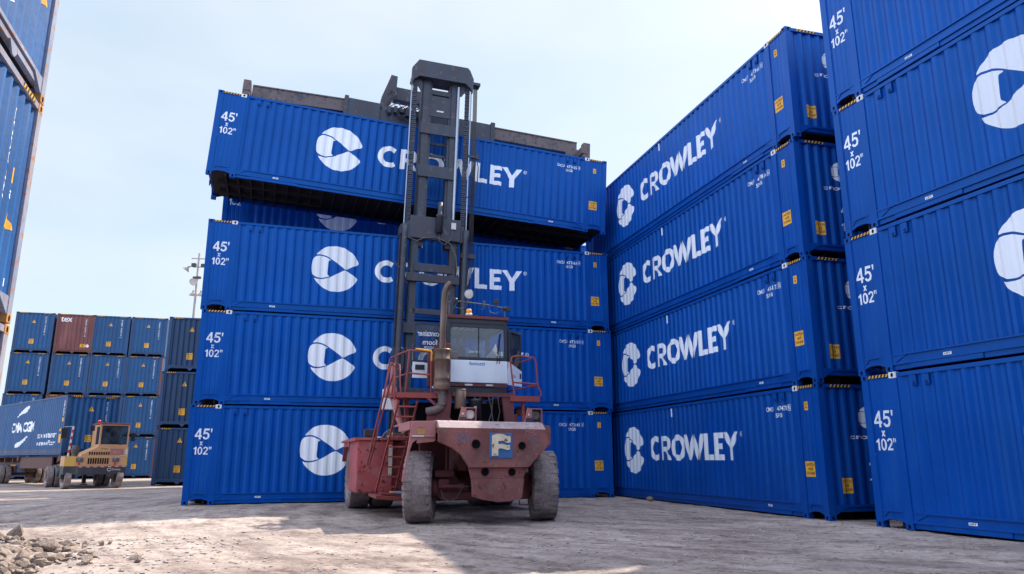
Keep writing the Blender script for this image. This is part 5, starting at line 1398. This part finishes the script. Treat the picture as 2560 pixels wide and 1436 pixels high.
m = MB(); m.box(1.95, 2.35, .95, 1.05, 1.99, 2.62, c=.05); m.lathe([(-.01, .18), (.01, .18), (.01, .15), (-.01, .15), (-.01, .18)], (2.1, .55, 2.15), 'y', 20); m.build('driver_seat', MT['black'], cb2)
m = MB(); m.box(2.30, 2.62, .02, .03, 1.46, 1.49); m.box(2.50, 2.60, .03, .05, 1.52, 1.78); m.build('step_handle', MT['lens'], T)
m = MB(); m.lathe([(2.985, .001), (2.985, .07), (3.12, .06), (3.13, .001)], (.98 + .36, .5, 0), 'z', 14); m.build('beacon', MT['redlens'], T)
m = MB(); m.bar((C0, .35, 2.9), (C0 - .28, .2, 2.88), .03, .03); m.box(C0 - .42, C0 - .22, .16, .22, 2.60, 2.86, c=.02)
m.bar((C1, .35, 2.6), (C1 + .2, .2, 2.5), .03, .03); m.box(C1 + .10, C1 + .30, .16, .22, 2.15, 2.55, c=.02); m.build('mirror', MT['black'], T)
m = MB()
for k in range(9):
    z = 1.44 + k * .15; m.box(.10 + k * .008, .17 + k * .008, .05, .10, z, z + .15, k % 2)
m.bar((.15, .08, 2.78), (-.15, .12, 2.76), .02, .02); m.build('marker_pole', [MT['lens'], MT['redlens']], T)
m = MB(); m.box(-.24, .0, .10, .14, 2.25, 2.70, c=.01); m.build('mirror', MT['black'], T, label='mirror on the striped pole')
m = MB(); m.box(.35, 2.3, .5, 4.6, .62, .88); m.box(.02, .62, .55, .9, .45, 1.0, c=.03); m.lathe([(.05, .001), (.05, .30), (.75, .30), (.75, .001)], (0, 1.7, .80), seg=20)
m.box(.0, 1.2, 1.6, 2.4, .95, 1.05); m.box(.9, 1.8, 3.2, 4.4, .95, 1.15); m.build('chassis', MT['bumper'], T)
m = MB()
for k in range(5): m.lathe([(-.02, .16), (0, .185), (.02, .16)], (.55, .9 - .0, 1.60 + k * .05), 'z', 14)
m.tube([(.55, .9, 1.4), (.55, .9, 1.95)], .13, 14); m.build('air_cleaner', MT['grey'], T)
wheel(T, .22, .45, .50, .28, .05, .5, seg=32, nl=30); wheel(T, W_ - .25, .45, .50, .28, .05, .5, seg=32, nl=30)
for x in (.05, .38, W_ - .40, W_ - .07): wheel(T, x, 3.5, .50, .27, 0, .5, seg=28, nl=30)

GP, GY, GZ = (-21.73, 36.43), .85, 1.50
G = empty('semi_trailer', (GP[0], GP[1], 0), GY, 'rusty red brown container chassis trailer behind the yard tractor', 'trailer')
m = MB()
for x in (.70, 1.60): m.box(x, x + .14, .2, 13.2, 1.02, 1.46)
m.box(.0, 2.44, 0.0, .25, 1.22, 1.46); m.box(0, 2.44, 12.2, 12.45, 1.22, 1.46); m.box(.05, 2.39, 6.4, 6.6, 1.22, 1.46)
for k in range(8): m.box(.3, 2.14, 1.2 + k * 1.4, 1.32 + k * 1.4, 1.15, 1.40)
m.box(.15, .22, 1.5, 6.3, .86, 1.42); m.bar((.2, 2.8, 1.1), (.2, 4.6, .95), .05, .25)
m.build('chassis_frame', MT['trailer'], G)
m = MB()
for x in (.35, 2.0): m.box(x, x + .16, 2.45, 2.62, .10, 1.4); m.box(x - .06, x + .22, 2.4, 2.68, .02, .08); m.bar((x + .08, 2.62, .5), (x + .08, 3.3, 1.2), .05, .05); m.bar((x + .08, 2.45, .6), (x + .08, 1.8, 1.2), .05, .05)
m.build('landing_leg', MT['trailer'], G)
for y in (9.6, 10.85):
    m = MB(); m.tube([(.3, y, .50), (2.1, y, .50)], .07, 12); m.box(.7, .85, y - .5, y + .5, .6, .95); m.box(1.6, 1.75, y - .5, y + .5, .6, .95); m.build('axle', MT['trailer'], G)
    for x in (.14, .46, 1.98, 2.30): wheel(G, x, y, .51, .26, 0, .4, seg=28, nl=28)

GC = make_kit(L40, W40, MT['cma_frame'], MT['cma'], MT['cma_frame'], mid=False, n_main=44, end_n=8)
# local x runs back along the trailer; side y=W faces left: use a rotated frame so the marked side is y=0
ga = GY - PI / 2          # local +x towards us; end at x=L faces front
gx, gy = GP[0] - L40 * math.cos(ga), GP[1] - L40 * math.sin(ga)
r = make_container('shipping_container', GC, (gx, gy, GZ), ga, 'dark navy container with white side lettering riding on the semi trailer', 'container', None)
def link_end(me, name, par=None): return link(name, me, par or r)
for h in F40['hz']: link('hazard_strip', h, r)
link('number_mark', F40['num'][1], r)
a = link('warning_triangle', F40['tri'], r); link('triangle_mark', F40['bang'], a)
a = link('warning_sticker', F40['plate'][0], r); link('sticker_text', F40['plate'][1], a)
fs_, bs_ = GC['fs'], GC['bs']
def sd(name, fn, mat='white', lift=.004):
    d = Decal(); fn(d); return link(name, d.mesh(name, MT[mat], fs_, bs_, lift), r)
X = lambda s: L40 - s
sd('lettering', lambda d: d.text('CMA CGM', X(8.15), 1.22, X(4.45), 1.78, .028))
sd('lettering', lambda d: d.text('ecocontainer', X(3.75), .86, X(1.05), 1.16, .012))
sd('lettering', lambda d: d.text('bamboo floor', X(3.75), .50, X(1.10), .74, .008))
sd('emblem_stroke', lambda d: d.poly(smooth_poly([(X(7.5), 2.03), (X(7.1), 2.25), (X(6.7), 2.40), (X(6.2), 2.55), (X(5.65), 2.62), (X(5.75), 2.42), (X(6.1), 2.26), (X(6.6), 2.22), (X(7.0), 2.16)], 2)))
sd('emblem_stroke', lambda d: d.poly(smooth_poly([(X(7.3), .46), (X(7.0), .68), (X(6.5), .74), (X(6.0), .86), (X(5.3), 1.05), (X(5.7), .78), (X(6.2), .60), (X(6.7), .45)], 2)))
sd('warning_sticker', lambda d: d.rect(X(.62), .60, X(.34), 1.02), 'yellow'); sd('warning_sticker', lambda d: d.rect(X(.42), 1.62, X(.30), 1.80), 'yellow')
sd('warning_triangle', lambda d: tri(d, X(.52), 1.16, .24), 'yellow')
sd('number_mark', lambda d: d.text('ECMU 960514', X(.42), 1.9, X(.32), 2.62, .01, vertical=True))

# ================================================================== LAMP POLE
PX, PY = -26.3, 60.0
P = empty('floodlight_pole', (PX, PY, 0), 0, 'tall grey floodlight pole rising behind the far container stacks', 'lamp post')
m = MB(); m.tube([(0, 0, 0), (0, 0, 9), (-.02, 0, 18.2)], [.15, .11, .075], 12); m.build('pole', MT['polegrey'], P)
m = MB(); m.bar((-.62, 0, 17.75), (.75, 0, 17.70), .07, .07); m.bar((-.42, 0, 17.0), (.42, 0, 17.0), .07, .07); m.bar((-.4, 0, 17.2), (-.75, 0, 16.98), .06, .06); m.build('cross_arm', MT['polegrey'], P)
m = MB(); m.box(-.55, -.20, -.15, .15, 17.02, 17.32, c=.03); m.box(.25, .62, -.15, .15, 16.98, 17.26, c=.03); m.box(-.35, .30, -.1, .1, 15.98, 16.18, c=.02); m.build('ballast_box', MT['cabblack'], P)
def flood(loc, rx, ry, label):
    m = MB(); m.lathe([(0, .07), (.10, .12), (.40, .42), (.46, .44)], (0, 0, 0), 'z', 20, 0); m.lathe([(.44, .43), (.40, .2), (.39, .001)], (0, 0, 0), 'z', 20, 1); m.lathe([(-.15, .001), (-.15, .10), (0, .12)], (0, 0, 0), 'z', 14, 0)
    o = m.build('floodlight', [MT['polegrey'], MT['lens']], P, loc, label); o.rotation_euler = (rx, ry, 0); o.scale = (.72, .72, .72)
flood((-.78, -.1, 16.98), R(180), R(38), 'floodlight aimed to the left'); flood((-.05, -.3, 15.75), R(122), 0, 'floodlight aimed at the yard'); flood((-.3, .2, 14.95), R(180), 0, 'rear floodlight'); flood((.35, .2, 14.92), R(180), 0, 'rear floodlight')

# ================================================================== STONES
def rock_geo(seed, sub=2, flat=.7, rough=.45):
    bm = bmesh.new(); bmesh.ops.create_icosphere(bm, subdivisions=sub, radius=1)
    rnd = random.Random(seed); off_ = Vector((rnd.random() * 50, rnd.random() * 50, 0))
    pl = [(Vector((rnd.uniform(-1, 1), rnd.uniform(-1, 1), rnd.uniform(-1, 1))).normalized(), rnd.uniform(.40, .74)) for _ in range(11)]
    for v in bm.verts:
        c = v.co.copy() * (1 + rough * .5 * noise.noise(v.co * 1.3 + off_))
        for nrm, dd in pl:                       # broken flat faces
            e = c.dot(nrm) - dd
            if e > 0: c -= nrm * e * .92
        v.co = Vector((c.x * 1.15, c.y * .9, c.z * flat))
    return bm
ROCKS = []
for k in range(10):
    q = MB(); q.bm(rock_geo(k)); me = q.mesh('stone', MT['rock']); ROCKS.append(me)
random.seed(11)
def put_rock(x, y, s, z=None, k=0, label='grey brown broken stone in the rubble heap at the lower left', group='loose stones of the rubble heap', name='stone', rz=None):
    o = bpy.data.objects.new(name, ROCKS[k % len(ROCKS)]); col.objects.link(o)
    o.location = (x, y, gh(x, y) + (z if z is not None else s * .35)); o.scale = (s, s, s)
    o.rotation_euler = (random.uniform(-.5, .5), random.uniform(-.5, .5), random.uniform(0, 6.28)); tag(o, label, 'stone', group); return o
# heap: region left of the line through (-7,13) .. (-5.4,9)
n = 0; tries = 0
def in_heap(x, y):
    e = -5.45 - (y - 9.2) * .33 + .25 * math.sin(y * 3.1)
    return x < e and x > e - 3.6 and 8.6 < y < 12.6 + .4 * math.sin(x * 2)
placed = []
while n < 250 and tries < 20000:
    tries += 1
    y = random.uniform(8.8, 12.8); x = random.uniform(-10.5, -5.2)
    if not in_heap(x, y) or x < -.72 * y - .25: continue
    edge = min(1, max(0, (-5.45 - (y - 9.2) * .33 - x) / .9))
    s = random.choice((.045, .05, .06, .07, .085, .105)) * (.65 + .45 * edge) * 1.15
    if any((x - a) ** 2 + (y - b_) ** 2 < ((s + c_) * .50) ** 2 for a, b_, c_ in placed): continue
    placed.append((x, y, s)); put_rock(x, y, s, s * .35 + .05 * edge * random.random(), n); n += 1
for (x, y, s, k, lab) in ((-8.15, 12.75, .17, 3, 'reddish upright stone standing highest at the top of the rubble heap'),
                          (-6.75, 11.35, .19, 5, 'large rounded stone at the right edge of the rubble heap'),
                          (-7.9, 11.55, .16, 7, 'large brown stone near the left frame edge in the heap'),
                          (-5.42, 9.95, .13, 2, 'flat grey stone lying alone right of the heap, nearest the camera'),
                          (-5.05, 10.45, .09, 4, 'grey stone lying alone, farthest right of the heap'),
                          (-4.86, 10.15, .06, 6, 'small stone just beside the farthest right loose stone'),
                          (4.30, 24.0, .15, 8, 'dusty stone on the ground at the foot of the middle right stack')):
    o = put_rock(x, y, s, s * (.75 if k == 3 else .4), k, lab, None)
    if k == 3: o.scale = (s * .8, s * .8, s * 1.7); o.rotation_euler = (.1, .15, .4)
# pebbles and grit: nobody could count them
bm_ = []
PB = []
for k in range(6):
    b_ = rock_geo(100 + k, 1, .6); b_.verts.ensure_lookup_table(); b_.verts.index_update()
    PB.append(([v.co.copy() for v in b_.verts], [tuple(v.index for v in f.verts) for f in b_.faces])); b_.free()
q = MB()
def peb(x, y, s):
    vs, fs = PB[random.randrange(6)]; a = random.uniform(0, 6.28); ca, sa = math.cos(a), math.sin(a); z0 = gh(x, y) + s * .15
    q.add([(x + s * (v.x * ca - v.y * sa), y + s * (v.x * sa + v.y * ca), z0 + s * v.z) for v in vs], fs, 0, False)
for k in range(7000):
    t = random.random(); y = 8.2 + 14 * t * t; x = random.uniform(-.78 * y, .8 * y)
    if x > 6 and y > 12: continue
    peb(x, y, min(.030, .0045 * random.paretovariate(1.35)))
for rad, wd, a0, a1, nn in ((15.2, .35, 196, 262, 700), (17.1, .30, 200, 255, 600), (13.4, .4, 200, 250, 500), (19.2, .35, 205, 245, 500), (16.2, .15, 205, 240, 300)):
    for k in range(nn):
        a = R(random.uniform(a0, a1)); r_ = rad + random.gauss(0, wd) + .25 * math.sin(a * 21)
        x, y = 14 + r_ * math.cos(a), 26 + r_ * math.sin(a)
        if noise.noise((x * 1.1, y * 1.1, 9)) > -.02: peb(x, y, min(.035, .009 * random.paretovariate(1.5)))
for k in range(3200):
    y = random.uniform(8.4, 13.2); x = random.uniform(-10.5, -4.2)
    if random.random() < (1.0 if in_heap(x, y) else .25): peb(x, y, random.choice((.015, .022, .03, .04)))
o = q.build('pebbles', MT['grit']); tag(o, 'small pebbles and grit scattered over the dusty yard', 'gravel', None, 'stuff')
# spoil under the heap
q = MB(); N_ = 46; hv = []
for j in range(N_):
    for i in range(N_):
        x = -11 + i * 6.2 / (N_ - 1); y = 8.3 + j * 5.0 / (N_ - 1)
        e = -5.6 - (y - 9.2) * .33 + .2 * math.sin(y * 3.1)
        f_ = max(0, min(1, (e - x) / .8)) * max(0, min(1, (12.9 - y) / 1.0))
        hv.append((x, y, gh(x, y) - .03 + f_ * (.085 + .06 * noise.noise((x * 2.2, y * 2.2, 5)) + .02 * noise.noise((x * 7, y * 7, 2)))))
q.add(hv, [(j * N_ + i, j * N_ + i + 1, (j + 1) * N_ + i + 1, (j + 1) * N_ + i) for j in range(N_ - 1) for i in range(N_ - 1)], 0, True)
o = q.build('spoil_mound', MT['ground']); tag(o, 'low mound of dirt under the rubble heap', 'ground', None, 'structure')
